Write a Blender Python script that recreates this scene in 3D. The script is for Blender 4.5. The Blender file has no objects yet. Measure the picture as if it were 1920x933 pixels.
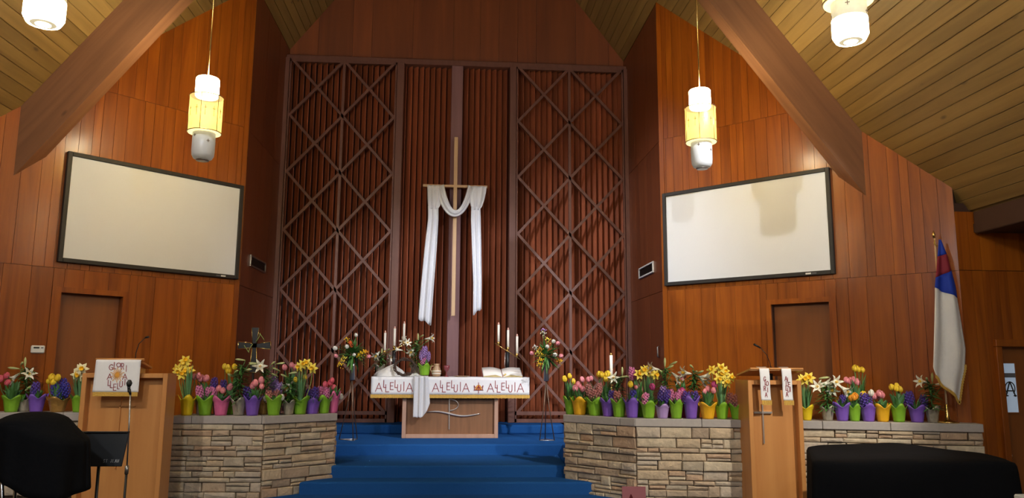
import bpy, math, random
from mathutils import Vector, Matrix
PI = math.pi
rnd = random.Random(7)
scene = bpy.context.scene
col = scene.collection

# ---------------------------------------------------------------- camera, world, lights, exposure
cam_d = bpy.data.cameras.new('camera'); cam = bpy.data.objects.new('camera', cam_d); col.objects.link(cam)
cam_d.sensor_width = 36.0; cam_d.lens = 1430.0 / 1920.0 * 36.0; cam_d.clip_end = 200
pt, yw, rl = map(math.radians, (8.85, 4.25, 0.35))
F = Vector((math.sin(yw) * math.cos(pt), math.cos(yw) * math.cos(pt), math.sin(pt)))
Rr = Vector((math.cos(yw), -math.sin(yw), 0)); Uu = Rr.cross(F)
R2 = Rr * math.cos(rl) + Uu * math.sin(rl); U2 = -Rr * math.sin(rl) + Uu * math.cos(rl)
cam.matrix_world = Matrix(((R2.x, U2.x, -F.x, 0), (R2.y, U2.y, -F.y, 0), (R2.z, U2.z, -F.z, 1.85), (0, 0, 0, 1)))
scene.camera = cam
world = bpy.data.worlds.new('world'); scene.world = world; world.use_nodes = True
world.node_tree.nodes['Background'].inputs[0].default_value = (0.55, 0.65, 0.8, 1)
world.node_tree.nodes['Background'].inputs[1].default_value = 0.3
vs = scene.view_settings
vs.view_transform = 'Standard'; vs.look = 'None'; vs.gamma = 1.0; vs.use_curve_mapping = False
vs.exposure = 0.6

def lamp(name, kind, loc, power, color, target=None, size=0.1, angle=40, blend=0.4):
    d = bpy.data.lights.new(name, kind); o = bpy.data.objects.new(name, d); col.objects.link(o)
    o.location = loc; d.energy = power; d.color = color
    if kind == 'SPOT':
        d.spot_size = math.radians(angle); d.spot_blend = blend; d.shadow_soft_size = size
    elif kind == 'POINT': d.shadow_soft_size = size
    elif kind == 'AREA': d.size = size
    if target is not None:
        o.rotation_euler = (Vector(target) - Vector(loc)).to_track_quat('-Z', 'Y').to_euler()
    return o
WARM = (1.0, 0.80, 0.52); COOL = (0.86, 0.90, 1.0); NEUT = (1.0, 0.93, 0.82)
# ceiling spots of the nave, all above and beside the frame
lamp('spot_altar', 'SPOT', (4.1, 5.6, 5.9), 1250, COOL, (0.0, 12.6, 2.0), 0.06, 39, 0.7)
lamp('spot_altar', 'SPOT', (-3.2, 5.2, 6.9), 330, COOL, (-0.6, 12.6, 1.9), 0.06, 38, 0.7)
lamp('spot_recess', 'SPOT', (-2.0, 8.3, 8.2), 900, COOL, (2.9, 12.5, 2.6), 0.35, 44, 0.8)
lamp('spot_lectern_right', 'SPOT', (5.0, 4.3, 4.4), 560, NEUT, (3.2, 9.0, 1.0), 0.06, 44, 0.6)
lamp('spot_lectern_left', 'SPOT', (-4.5, 4.6, 4.9), 230, NEUT, (-3.1, 9.2, 1.1), 0.06, 46, 0.6)
lamp('projector_beam', 'SPOT', (1.03, -0.92, 5.07), 780, (0.95, 0.97, 1.0), (4.12, 10.08, 3.75), 0.03, 13.0, 0.12)
# pendants of the rows that go on behind the camera
for sx in (-1, 1):
    for yy in (1.7, -1.7):
        lamp('pendant_row_light', 'POINT', (sx * 2.9, yy, 4.6), 130, (0.80, 0.90, 1.0), None, 0.18)

# ---------------------------------------------------------------- materials
MATS = {}
def _nt(name):
    m = bpy.data.materials.new(name); m.use_nodes = True; MATS[name] = m
    nt = m.node_tree; return m, nt, nt.nodes['Principled BSDF']
def _in(b, **k):
    for a, v in k.items():
        a = {'rough': 'Roughness', 'metal': 'Metallic', 'coat': 'Coat Weight', 'coatr': 'Coat Roughness', 'spec': 'Specular IOR Level', 'sheen': 'Sheen Weight', 'trans': 'Transmission Weight', 'alpha': 'Alpha', 'ior': 'IOR'}[a]
        b.inputs[a].default_value = v
def plain(name, c, noise=0.12, scale=30.0, bump=0.0, rand=0.0, **k):
    """procedural colour: fine noise variation, optional per-object tone"""
    m, nt, b = _nt(name); N, L = nt.nodes, nt.links
    tc = N.new('ShaderNodeTexCoord'); nz = N.new('ShaderNodeTexNoise'); nz.inputs['Scale'].default_value = scale; nz.inputs['Detail'].default_value = 4
    L.new(tc.outputs['Object'], nz.inputs['Vector'])
    mr = N.new('ShaderNodeMapRange'); mr.inputs[3].default_value = 1 - noise; mr.inputs[4].default_value = 1 + noise
    L.new(nz.outputs['Fac'], mr.inputs[0])
    hs = N.new('ShaderNodeHueSaturation'); hs.inputs['Color'].default_value = (*c, 1)
    if rand:
        oi = N.new('ShaderNodeObjectInfo'); r2 = N.new('ShaderNodeMapRange'); r2.inputs[3].default_value = 1 - rand; r2.inputs[4].default_value = 1 + rand
        L.new(oi.outputs['Random'], r2.inputs[0])
        mu = N.new('ShaderNodeMath'); mu.operation = 'MULTIPLY'; L.new(mr.outputs[0], mu.inputs[0]); L.new(r2.outputs[0], mu.inputs[1]); L.new(mu.outputs[0], hs.inputs['Value'])
    else: L.new(mr.outputs[0], hs.inputs['Value'])
    L.new(hs.outputs[0], b.inputs['Base Color'])
    if bump:
        bp = N.new('ShaderNodeBump'); bp.inputs['Strength'].default_value = bump; bp.inputs['Distance'].default_value = 0.01
        L.new(nz.outputs['Fac'], bp.inputs['Height']); L.new(bp.outputs[0], b.inputs['Normal'])
    _in(b, rough=0.6); _in(b, **k); return m
def wood(name, c1, c2, axis='Z', rand=0.3, dense=9.0, knots=False, **k):
    m, nt, b = _nt(name); N, L = nt.nodes, nt.links
    tc = N.new('ShaderNodeTexCoord'); oi = N.new('ShaderNodeObjectInfo')
    mp = N.new('ShaderNodeMapping'); s = [dense] * 3; s['XYZ'.index(axis)] = dense * 0.06; mp.inputs['Scale'].default_value = s
    mu = N.new('ShaderNodeMath'); mu.operation = 'MULTIPLY'; mu.inputs[1].default_value = 37.0; L.new(oi.outputs['Random'], mu.inputs[0])
    cx = N.new('ShaderNodeCombineXYZ')
    for i in range(3): L.new(mu.outputs[0], cx.inputs[i])
    L.new(tc.outputs['Object'], mp.inputs['Vector']); L.new(cx.outputs[0], mp.inputs['Location'])
    nz = N.new('ShaderNodeTexNoise'); nz.inputs['Scale'].default_value = 1.0; nz.inputs['Detail'].default_value = 7; nz.inputs['Roughness'].default_value = 0.6; nz.inputs['Distortion'].default_value = 0.6
    L.new(mp.outputs[0], nz.inputs['Vector'])
    rp = N.new('ShaderNodeValToRGB'); rp.color_ramp.elements[0].position = 0.28; rp.color_ramp.elements[0].color = (*c1, 1); rp.color_ramp.elements[1].position = 0.72; rp.color_ramp.elements[1].color = (*c2, 1)
    L.new(nz.outputs['Fac'], rp.inputs[0])
    r2 = N.new('ShaderNodeMapRange'); r2.inputs[3].default_value = 1 - rand; r2.inputs[4].default_value = 1 + rand; L.new(oi.outputs['Random'], r2.inputs[0])
    hs = N.new('ShaderNodeHueSaturation'); L.new(rp.outputs[0], hs.inputs['Color']); L.new(r2.outputs[0], hs.inputs['Value'])
    out = hs.outputs[0]
    if knots:
        vo = N.new('ShaderNodeTexVoronoi'); vo.inputs['Scale'].default_value = 2.2
        m2 = N.new('ShaderNodeMapping'); s2 = [1.5] * 3; s2['XYZ'.index(axis)] = 0.6; m2.inputs['Scale'].default_value = s2
        L.new(tc.outputs['Object'], m2.inputs['Vector']); L.new(cx.outputs[0], m2.inputs['Location']); L.new(m2.outputs[0], vo.inputs['Vector'])
        k2 = N.new('ShaderNodeMapRange'); k2.inputs[1].default_value = 0.03; k2.inputs[2].default_value = 0.09; k2.inputs[3].default_value = 0.4; k2.inputs[4].default_value = 1.0
        L.new(vo.outputs['Distance'], k2.inputs[0])
        mx = N.new('ShaderNodeMix'); mx.data_type = 'RGBA'; mx.blend_type = 'MULTIPLY'; mx.inputs[0].default_value = 1.0
        L.new(out, mx.inputs[6]); cb = N.new('ShaderNodeCombineColor')
        for i in range(3): L.new(k2.outputs[0], cb.inputs[i])
        L.new(cb.outputs[0], mx.inputs[7]); out = mx.outputs[2]
    L.new(out, b.inputs['Base Color'])
    bp = N.new('ShaderNodeBump'); bp.inputs['Strength'].default_value = 0.05; bp.inputs['Distance'].default_value = 0.004
    L.new(nz.outputs['Fac'], bp.inputs['Height']); L.new(bp.outputs[0], b.inputs['Normal'])
    _in(b, rough=0.45); _in(b, **k); return m
def stone(name, tones):
    m, nt, b = _nt(name); N, L = nt.nodes, nt.links
    oi = N.new('ShaderNodeObjectInfo'); rp = N.new('ShaderNodeValToRGB'); cr = rp.color_ramp; cr.interpolation = 'CONSTANT'
    cr.elements[0].color = (*tones[0], 1); cr.elements[1].position = 1.0 / len(tones); cr.elements[1].color = (*tones[1], 1)
    for i, t in enumerate(tones[2:], 2): e = cr.elements.new(i / len(tones)); e.color = (*t, 1)
    L.new(oi.outputs['Random'], rp.inputs[0])
    tc = N.new('ShaderNodeTexCoord'); nz = N.new('ShaderNodeTexNoise'); nz.inputs['Scale'].default_value = 9; nz.inputs['Detail'].default_value = 8; nz.inputs['Roughness'].default_value = 0.65
    L.new(tc.outputs['Object'], nz.inputs['Vector'])
    mr = N.new('ShaderNodeMapRange'); mr.inputs[1].default_value = 0.25; mr.inputs[2].default_value = 0.75; mr.inputs[3].default_value = 0.72; mr.inputs[4].default_value = 1.2; L.new(nz.outputs['Fac'], mr.inputs[0])
    hs = N.new('ShaderNodeHueSaturation'); L.new(rp.outputs[0], hs.inputs['Color']); L.new(mr.outputs[0], hs.inputs['Value']); L.new(hs.outputs[0], b.inputs['Base Color'])
    n2 = N.new('ShaderNodeTexNoise'); n2.inputs['Scale'].default_value = 28; n2.inputs['Detail'].default_value = 6; L.new(tc.outputs['Object'], n2.inputs['Vector'])
    bp = N.new('ShaderNodeBump'); bp.inputs['Strength'].default_value = 0.6; bp.inputs['Distance'].default_value = 0.02; L.new(n2.outputs['Fac'], bp.inputs['Height']); L.new(bp.outputs[0], b.inputs['Normal'])
    _in(b, rough=0.9, spec=0.2); return m
def glow(name, c, strength, base=None):
    m, nt, b = _nt(name)
    b.inputs['Base Color'].default_value = (*(base or c), 1); b.inputs['Emission Color'].default_value = (*c, 1); b.inputs['Emission Strength'].default_value = strength
    nz = nt.nodes.new('ShaderNodeTexNoise'); nz.inputs['Scale'].default_value = 6
    mr = nt.nodes.new('ShaderNodeMapRange'); mr.inputs[3].default_value = strength * 0.8; mr.inputs[4].default_value = strength * 1.2
    nt.links.new(nz.outputs['Fac'], mr.inputs[0]); nt.links.new(mr.outputs[0], b.inputs['Emission Strength'])
    _in(b, rough=0.4); return m

wood('wall_wood', (0.18, 0.036, 0.0018), (0.36, 0.096, 0.005), 'Z', 0.13, 9, coat=0.3, coatr=0.18, rough=0.4, spec=0.3)
wood('panel_wood', (0.125, 0.030, 0.010), (0.21, 0.055, 0.016), 'Z', 0.10, 6, coat=0.25, coatr=0.3, rough=0.45)
wood('gable_wood', (0.15, 0.036, 0.010), (0.24, 0.062, 0.014), 'Z', 0.22, 5, coat=0.2, coatr=0.3, rough=0.5)
wood('slat_wood', (0.22, 0.055, 0.022), (0.33, 0.088, 0.036), 'Z', 0.22, 12, rough=0.5)
wood('lattice_wood', (0.115, 0.042, 0.028), (0.165, 0.063, 0.044), 'Z', 0.08, 12, rough=0.5)
wood('post_wood', (0.19, 0.085, 0.085), (0.25, 0.12, 0.125), 'Z', 0.03, 8, rough=0.5)
wood('beam_wood', (0.17, 0.070, 0.030), (0.28, 0.125, 0.055), 'X', 0.05, 7, knots=True, rough=0.55)
wood('pine_board', (0.17, 0.098, 0.026), (0.27, 0.165, 0.05), 'Y', 0.16, 8, knots=True, rough=0.5)
wood('door_wood', (0.17, 0.045, 0.005), (0.25, 0.074, 0.009), 'Z', 0.05, 6, coat=0.2, coatr=0.3)
wood('maple', (0.50, 0.205, 0.058), (0.61, 0.28, 0.085), 'Z', 0.03, 7, coat=0.3, coatr=0.25, rough=0.4)
wood('altar_oak', (0.17, 0.072, 0.028), (0.27, 0.12, 0.05), 'Z', 0.03, 14, rough=0.5)
wood('altar_frame_wood', (0.40, 0.23, 0.16), (0.50, 0.30, 0.21), 'Z', 0.03, 9, rough=0.45)
wood('cross_wood', (0.62, 0.40, 0.22), (0.72, 0.50, 0.29), 'Z', 0.02, 9, rough=0.5)
stone('ledgestone', [(0.48, 0.36, 0.25), (0.57, 0.46, 0.32), (0.41, 0.31, 0.22), (0.52, 0.43, 0.33), (0.59, 0.49, 0.35), (0.46, 0.38, 0.28), (0.51, 0.35, 0.23), (0.55, 0.42, 0.28)])
plain('mortar', (0.13, 0.10, 0.07), 0.2, 40, 0.3, rough=0.95)
plain('coping', (0.40, 0.36, 0.33), 0.10, 25, 0.15, 0.06, rough=0.8)
plain('backing', (0.05, 0.018, 0.008), 0.1, 8, rough=0.8)
plain('shadow_gap', (0.03, 0.011, 0.007), 0.1, 8, rough=0.8)
plain('carpet', (0.018, 0.098, 0.32), 0.30, 220, 0.8, rough=1.0, spec=0.05)
plain('nave_carpet', (0.09, 0.07, 0.06), 0.2, 150, 0.4, rough=1.0, spec=0.05)
plain('plaster', (0.42, 0.30, 0.19), 0.05, 8, rough=0.9)
plain('screen_fabric', (0.74, 0.77, 0.80), 0.015, 60, rough=0.75, spec=0.2)
plain('black_frame', (0.02, 0.018, 0.016), 0.2, 30, rough=0.6)
plain('black_metal', (0.012, 0.012, 0.013), 0.1, 30, rough=0.35, spec=0.4)
plain('black_cloth', (0.006, 0.006, 0.007), 0.25, 60, 0.2, rough=0.95, spec=0.1)
plain('white_cloth', (0.78, 0.80, 0.86), 0.03, 40, 0.05, rough=0.9, spec=0.15)
plain('linen', (0.72, 0.70, 0.66), 0.06, 25, 0.1, rough=0.9, spec=0.15)
plain('parament_white', (0.80, 0.79, 0.80), 0.03, 30, 0.05, rough=0.8, spec=0.2)
plain('gold_fringe', (0.62, 0.36, 0.06), 0.35, 120, 0.6, rough=0.6)
plain('red_thread', (0.28, 0.018, 0.025), 0.1, 60, rough=0.7)
plain('gold_thread', (0.72, 0.33, 0.05), 0.15, 60, rough=0.5)
plain('flag_blue', (0.01, 0.045, 0.42), 0.08, 30, rough=0.75)
plain('flag_red', (0.26, 0.015, 0.03), 0.08, 30, rough=0.75)
plain('flag_white', (0.80, 0.77, 0.72), 0.04, 30, rough=0.75)
plain('brass', (0.75, 0.52, 0.18), 0.05, 20, metal=1.0, rough=0.25)
plain('chrome', (0.75, 0.75, 0.76), 0.03, 20, metal=1.0, rough=0.2)
plain('silver', (0.86, 0.80, 0.74), 0.03, 20, metal=0.9, rough=0.3)
plain('dull_steel', (0.36, 0.34, 0.32), 0.05, 20, metal=0.9, rough=0.35)
plain('bronze_rod', (0.17, 0.11, 0.075), 0.05, 20, metal=0.7, rough=0.4)
plain('white_plastic', (0.75, 0.74, 0.70), 0.03, 20, rough=0.4)
plain('grey_print', (0.12, 0.12, 0.13), 0.03, 20, rough=0.6)
plain('wax', (0.82, 0.76, 0.66), 0.03, 20, rough=0.5)
plain('wax_tip', (0.75, 0.42, 0.34), 0.03, 20, rough=0.5)
plain('page', (0.80, 0.76, 0.70), 0.03, 40, rough=0.8)
plain('book_cover', (0.30, 0.07, 0.045), 0.1, 30, rough=0.6)
plain('book_edge', (0.50, 0.40, 0.18), 0.15, 90, rough=0.6)
plain('thorn', (0.055, 0.032, 0.022), 0.3, 40, rough=0.8)
plain('pitcher_glaze', (0.42, 0.26, 0.14), 0.15, 12, rough=0.3)
plain('pitcher_band', (0.72, 0.66, 0.56), 0.1, 12, rough=0.3)
plain('ruby_glass', (0.22, 0.05, 0.06), 0.05, 12, rough=0.15)
plain('pink_card', (0.52, 0.17, 0.17), 0.06, 20, rough=0.8)
plain('dark_red_ink', (0.14, 0.01, 0.012), 0.05, 20, rough=0.8)
plain('soil', (0.035, 0.022, 0.014), 0.3, 60, 0.5, rough=1.0)
plain('leaf', (0.065, 0.18, 0.038), 0.25, 25, rand=0.25, rough=0.5)
plain('leaf_blue', (0.11, 0.26, 0.10), 0.2, 25, rand=0.2, rough=0.5)
plain('leaf_light', (0.26, 0.36, 0.09), 0.2, 25, rough=0.5)
plain('bud_green', (0.48, 0.52, 0.22), 0.15, 25, rough=0.5)
for nm, c in dict(tulip_yellow=(0.80, 0.55, 0.03), tulip_pink=(0.78, 0.27, 0.30), tulip_rose=(0.72, 0.12, 0.17), tulip_magenta=(0.50, 0.06, 0.20), tulip_white=(0.75, 0.72, 0.62),
                  tulip_orange=(0.75, 0.30, 0.02), tulip_red=(0.55, 0.09, 0.02), daffodil_petal=(0.84, 0.66, 0.08), daffodil_cup=(0.84, 0.50, 0.015), daffodil_pale=(0.80, 0.74, 0.45), lily_white=(0.82, 0.80, 0.66),
                  hyacinth_purple=(0.085, 0.045, 0.28), hyacinth_blue=(0.05, 0.04, 0.30), hyacinth_pink=(0.68, 0.22, 0.42), hyacinth_dusty=(0.42, 0.16, 0.14), hyacinth_lilac=(0.36, 0.22, 0.50)).items():
    plain('bloom_' + nm, c, 0.15, 40, rand=0.12, rough=0.6)
for nm, c in dict(green=(0.20, 0.42, 0.02), purple=(0.19, 0.085, 0.46), yellow=(0.78, 0.56, 0.01), orange=(0.78, 0.40, 0.01), pink=(0.66, 0.13, 0.30), lavender=(0.42, 0.27, 0.56), magenta=(0.45, 0.03, 0.16)).items():
    plain('wrap_' + nm, c, 0.14, 14, 0.15, rough=0.55)
plain('wrap_foil', (0.40, 0.36, 0.28), 0.35, 22, 0.8, metal=0.35, rough=0.3)
plain('wrap_gold', (0.42, 0.23, 0.06), 0.35, 22, 0.8, metal=0.35, rough=0.35)
glow('lamp_white', (1.0, 0.87, 0.58), 48.0, (0.9, 0.85, 0.7))
glow('lamp_drum', (1.0, 0.85, 0.36), 0.55, (0.10, 0.08, 0.03))
_n = MATS['lamp_drum'].node_tree; _t = _n.nodes.new('ShaderNodeBsdfTransparent'); _t.inputs[0].default_value = (1.0, 0.86, 0.5, 1); _m = _n.nodes.new('ShaderNodeMixShader'); _m.inputs[0].default_value = 0.45
_n.links.new(_n.nodes['Principled BSDF'].outputs[0], _m.inputs[1]); _n.links.new(_t.outputs[0], _m.inputs[2]); _n.links.new(_m.outputs[0], _n.nodes['Material Output'].inputs[0])
glow('lamp_rim', (1.0, 0.86, 0.40), 0.9, (0.9, 0.8, 0.4))
glow('lamp_frost', (1.0, 0.90, 0.7), 0.06, (0.38, 0.38, 0.37))
glow('lamp_frost_lit', (1.0, 0.84, 0.52), 0.42, (0.25, 0.23, 0.18))
glow('window_glass', (0.50, 0.62, 0.80), 0.17, (0.4, 0.5, 0.6))  # daylight behind the exit door pane, put in as the glass's own glow
m, nt, b = _nt('sheer'); nz = nt.nodes.new('ShaderNodeTexNoise'); nz.inputs['Scale'].default_value = 60
mr = nt.nodes.new('ShaderNodeMapRange'); mr.inputs[3].default_value = 0.55; mr.inputs[4].default_value = 0.8; nt.links.new(nz.outputs['Fac'], mr.inputs[0]); nt.links.new(mr.outputs[0], b.inputs['Alpha'])
b.inputs['Base Color'].default_value = (0.8, 0.8, 0.82, 1); _in(b, rough=0.9)

# ---------------------------------------------------------------- mesh helpers
class MB:
    def __init__(s): s.v = []; s.f = []; s.sm = []
    def add(s, vs_, fs, smooth=False):
        o = len(s.v); s.v += [tuple(p) for p in vs_]; s.f += [tuple(i + o for i in f) for f in fs]; s.sm += [smooth] * len(fs); return s
    def hexa(s, p):
        return s.add(p, [(0, 3, 2, 1), (4, 5, 6, 7), (0, 1, 5, 4), (1, 2, 6, 5), (2, 3, 7, 6), (3, 0, 4, 7)])
    def box(s, c, d, ch=0.0, rot=None):
        x, y, z = [k / 2 for k in d]
        if ch <= 0:
            P = [(-x, -y, -z), (x, -y, -z), (x, y, -z), (-x, y, -z), (-x, -y, z), (x, -y, z), (x, y, z), (-x, y, z)]
            Fc = [(0, 3, 2, 1), (4, 5, 6, 7), (0, 1, 5, 4), (1, 2, 6, 5), (2, 3, 7, 6), (3, 0, 4, 7)]
        else:
            ch = min(ch, x * .9, y * .9, z * .9); P = []; idx = {}
            for ax in range(3):
                for sg in (-1, 1):
                    for a in (-1, 1):
                        for b_ in (-1, 1):
                            q = [0, 0, 0]; q[ax] = sg; o1, o2 = [(1, 2), (0, 2), (0, 1)][ax]; q[o1] = a; q[o2] = b_
                            h = [x, y, z]; w = [q[i] * (h[i] if i == ax else h[i] - ch) for i in range(3)]
                            idx[(ax, tuple(q))] = len(P); P.append(tuple(w))
            Fc = []
            for ax in range(3):
                o1, o2 = [(1, 2), (0, 2), (0, 1)][ax]
                for sg in (-1, 1):
                    r = []
                    for a, b_ in ((-1, -1), (1, -1), (1, 1), (-1, 1)):
                        q = [0, 0, 0]; q[ax] = sg; q[o1] = a; q[o2] = b_; r.append(idx[(ax, tuple(q))])
                    if (sg > 0) == (ax == 1): r.reverse()
                    Fc.append(tuple(r))
            for a, b_ in ((0, 1), (0, 2), (1, 2)):
                c_ = 3 - a - b_
                for sa in (-1, 1):
                    for sb in (-1, 1):
                        q1 = [0, 0, 0]; q1[a] = sa; q1[b_] = sb; q1[c_] = -1; q2 = list(q1); q2[c_] = 1
                        Fc.append((idx[(a, tuple(q1))], idx[(a, tuple(q2))], idx[(b_, tuple(q2))], idx[(b_, tuple(q1))]))
            for sx in (-1, 1):
                for sy in (-1, 1):
                    for sz in (-1, 1): Fc.append(tuple(idx[(k, (sx, sy, sz))] for k in range(3)))
        if rot is not None: P = [rot @ Vector(p) for p in P]
        return s.add([(p[0] + c[0], p[1] + c[1], p[2] + c[2]) for p in P], Fc)
    def prism(s, poly, z0, z1):
        n = len(poly); P = [(x, y, z0) for x, y in poly] + [(x, y, z1) for x, y in poly]
        return s.add(P, [tuple(range(n))[::-1], tuple(range(n, 2 * n))] + [(i, (i + 1) % n, n + (i + 1) % n, n + i) for i in range(n)])
    def tube(s, pts, r, n=8, cap=True):
        pts = [Vector(p) for p in pts]; rs = r if isinstance(r, (list, tuple)) else [r] * len(pts); P = []
        up = None
        for i, p in enumerate(pts):
            d = (pts[min(i + 1, len(pts) - 1)] - pts[max(i - 1, 0)]).normalized()
            if up is None: up = Vector((0, 0, 1)) if abs(d.z) < .9 else Vector((1, 0, 0))
            a = d.cross(up).normalized(); up = a.cross(d).normalized()
            for k in range(n):
                t = 2 * PI * k / n; P.append(p + (a * math.cos(t) + up * math.sin(t)) * rs[i])
        m_ = len(pts); Fc = [(i * n + k, i * n + (k + 1) % n, (i + 1) * n + (k + 1) % n, (i + 1) * n + k) for i in range(m_ - 1) for k in range(n)]
        s.add(P, Fc, True)
        if cap: o = len(s.v) - len(P); s.f += [tuple(o + k for k in range(n))[::-1], tuple(o + (m_ - 1) * n + k for k in range(n))]; s.sm += [False, False]
        return s
    def lathe(s, prof, n=16, c=(0, 0, 0), smooth=True, mod=None):
        P = []
        for i, (r, z) in enumerate(prof):
            for k in range(n):
                t = 2 * PI * k / n; rr, zz = (r, z) if mod is None else mod(i, t, r, z)
                P.append((c[0] + rr * math.cos(t), c[1] + rr * math.sin(t), c[2] + zz))
        m_ = len(prof); Fc = [(i * n + k, i * n + (k + 1) % n, (i + 1) * n + (k + 1) % n, (i + 1) * n + k) for i in range(m_ - 1) for k in range(n)]
        s.add(P, Fc, smooth)
        o = len(s.v) - len(P)
        if prof[0][0] > 1e-4: s.f.append(tuple(o + k for k in range(n))[::-1]); s.sm.append(False)
        if prof[-1][0] > 1e-4: s.f.append(tuple(o + (m_ - 1) * n + k for k in range(n))); s.sm.append(False)
        return s
    def grid(s, fn, nu, nv, smooth=True):
        P = [fn(i / nu, j / nv) for j in range(nv + 1) for i in range(nu + 1)]; w = nu + 1
        return s.add(P, [(j * w + i, j * w + i + 1, (j + 1) * w + i + 1, (j + 1) * w + i) for j in range(nv) for i in range(nu)], smooth)
    def ball(s, c, r, n=10, m_=6, sc=(1, 1, 1)):
        return s.lathe([(max(r * math.sin(PI * i / m_) * sc[0], 0.00001), -r * math.cos(PI * i / m_) * sc[2]) for i in range(m_ + 1)], n, c)
    def bar(s, a, b_, w, d, up=(0, -1, 0)):
        """rectangular bar from a to b: width w across, depth d along up"""
        a, b_, up = Vector(a), Vector(b_), Vector(up); t = (b_ - a).normalized(); sd = t.cross(up).normalized() * w / 2; u = sd.cross(t).normalized() * d / 2
        return s.hexa([a - sd - u, a + sd - u, a + sd + u, a - sd + u, b_ - sd - u, b_ + sd - u, b_ + sd + u, b_ - sd + u])
    def mesh(s, name, mat):
        me = bpy.data.meshes.new(name); me.from_pydata(s.v, [], s.f); me.polygons.foreach_set('use_smooth', s.sm); me.materials.append(MATS[mat]); me.validate(); me.update(); return me
    def build(s, name, mat, parent=None, loc=None):
        return put(name, s.mesh(name, mat), parent, loc)
def put(name, me, parent=None, loc=None, rot=None, sc=None):
    o = bpy.data.objects.new(name, me); col.objects.link(o)
    if parent is not None: o.parent = parent
    if loc is not None: o.location = loc
    if rot is not None: o.rotation_euler = rot
    if sc is not None: o.scale = sc if isinstance(sc, (tuple, list)) else (sc, sc, sc)
    return o
def tag(o, label, cat=None, group=None, kind=None):
    o['label'] = label
    if cat: o['category'] = cat
    if group: o['group'] = group
    if kind: o['kind'] = kind
    return o
def thing(name, label, cat, loc=(0, 0, 0), rz=0.0, group=None):
    o = bpy.data.objects.new(name, None); col.objects.link(o); o.empty_display_size = 0.1; o.location = loc; o.rotation_euler = (0, 0, rz)
    return tag(o, label, cat, group)
def struct(o, label=None):
    o['kind'] = 'structure'
    if label: o['label'] = label
    return o
def solid(o, t=0.004):
    md = o.modifiers.new('thick', 'SOLIDIFY'); md.thickness = t; md.offset = 0; return o
def bevel(o, w=0.02, n=2):
    md = o.modifiers.new('bevel', 'BEVEL'); md.width = w; md.segments = n; md.limit_method = 'ANGLE'; return o

# ---------------------------------------------------------------- the room
W, YC, YB = 3.085, 11.116, 13.5
S2 = math.sqrt(2)
ZF = 0.782                                   # chancel floor
TE = 3.88                                    # length of each slanting wall
def roofz(x): return 7.56 - 1.31 * (abs(x) - 3.1)
# nave floor and carpeted steps
o = MB().box((0, 4.2, -0.05), (17, 18.8, 0.1)).build('floor', 'nave_carpet'); struct(o, 'dark carpet of the nave floor')
o = MB().prism([(-6.1, 9.2), (-3.4, 9.75), (-2.35, 9.75), (-1.62, 10.3), (-1.62, 11.08), (1.56, 11.08), (1.56, 10.1), (2.3, 9.4), (3.4, 9.2), (5.6, 8.55), (5.75, 8.6), (3.1, 11.05), (3.1, 13.6), (-3.1, 13.6), (-3.1, 11.05), (-5.1, 9.2)][1:], 0.0, ZF).build('floor_platform', 'carpet'); bevel(struct(o, 'blue carpeted chancel platform'), 0.02)
steps = [(0.634, [(-1.60, 9.95), (1.45, 9.92), (1.50, 11.1), (-1.60, 11.1)]),
         (0.486, [(-1.83, 9.62), (1.74, 9.50), (1.72, 9.56), (1.40, 9.98), (1.40, 10.1), (-1.56, 10.1), (-1.56, 9.98)]),
         (0.338, [(-2.40, 8.95), (2.30, 8.80), (2.15, 9.12), (1.72, 9.56), (1.72, 9.70), (-1.83, 9.75), (-2.2, 9.42)]),
         (0.170, [(-2.75, 8.50), (2.70, 8.40), (2.60, 8.90), (2.2, 9.0), (-2.2, 9.3), (-2.65, 9.35)])]
for z, poly in steps:
    o = MB().prism(poly, 0.0, z).build('floor_step', 'carpet'); bevel(struct(o, 'blue carpeted step below the altar'), 0.022)
o = MB().prism([(-1.95, 12.74), (1.72, 12.72), (1.80, 12.78), (1.84, 12.86), (1.84, 13.46), (-2.0, 13.46), (-2.0, 12.8)], ZF, 0.93).build('floor_dais', 'carpet'); bevel(struct(o, 'blue carpeted dais behind the altar'), 0.025)
o = MB().box((1.55, 13.25, 0.955), (1.1, 0.04, 0.05), 0.008).build('trim_1', 'linen'); struct(o, 'trim strip along the foot of the lattice, coloured pale for the light it catches')  # pale cloth colour stands in for light catching this trim

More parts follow.
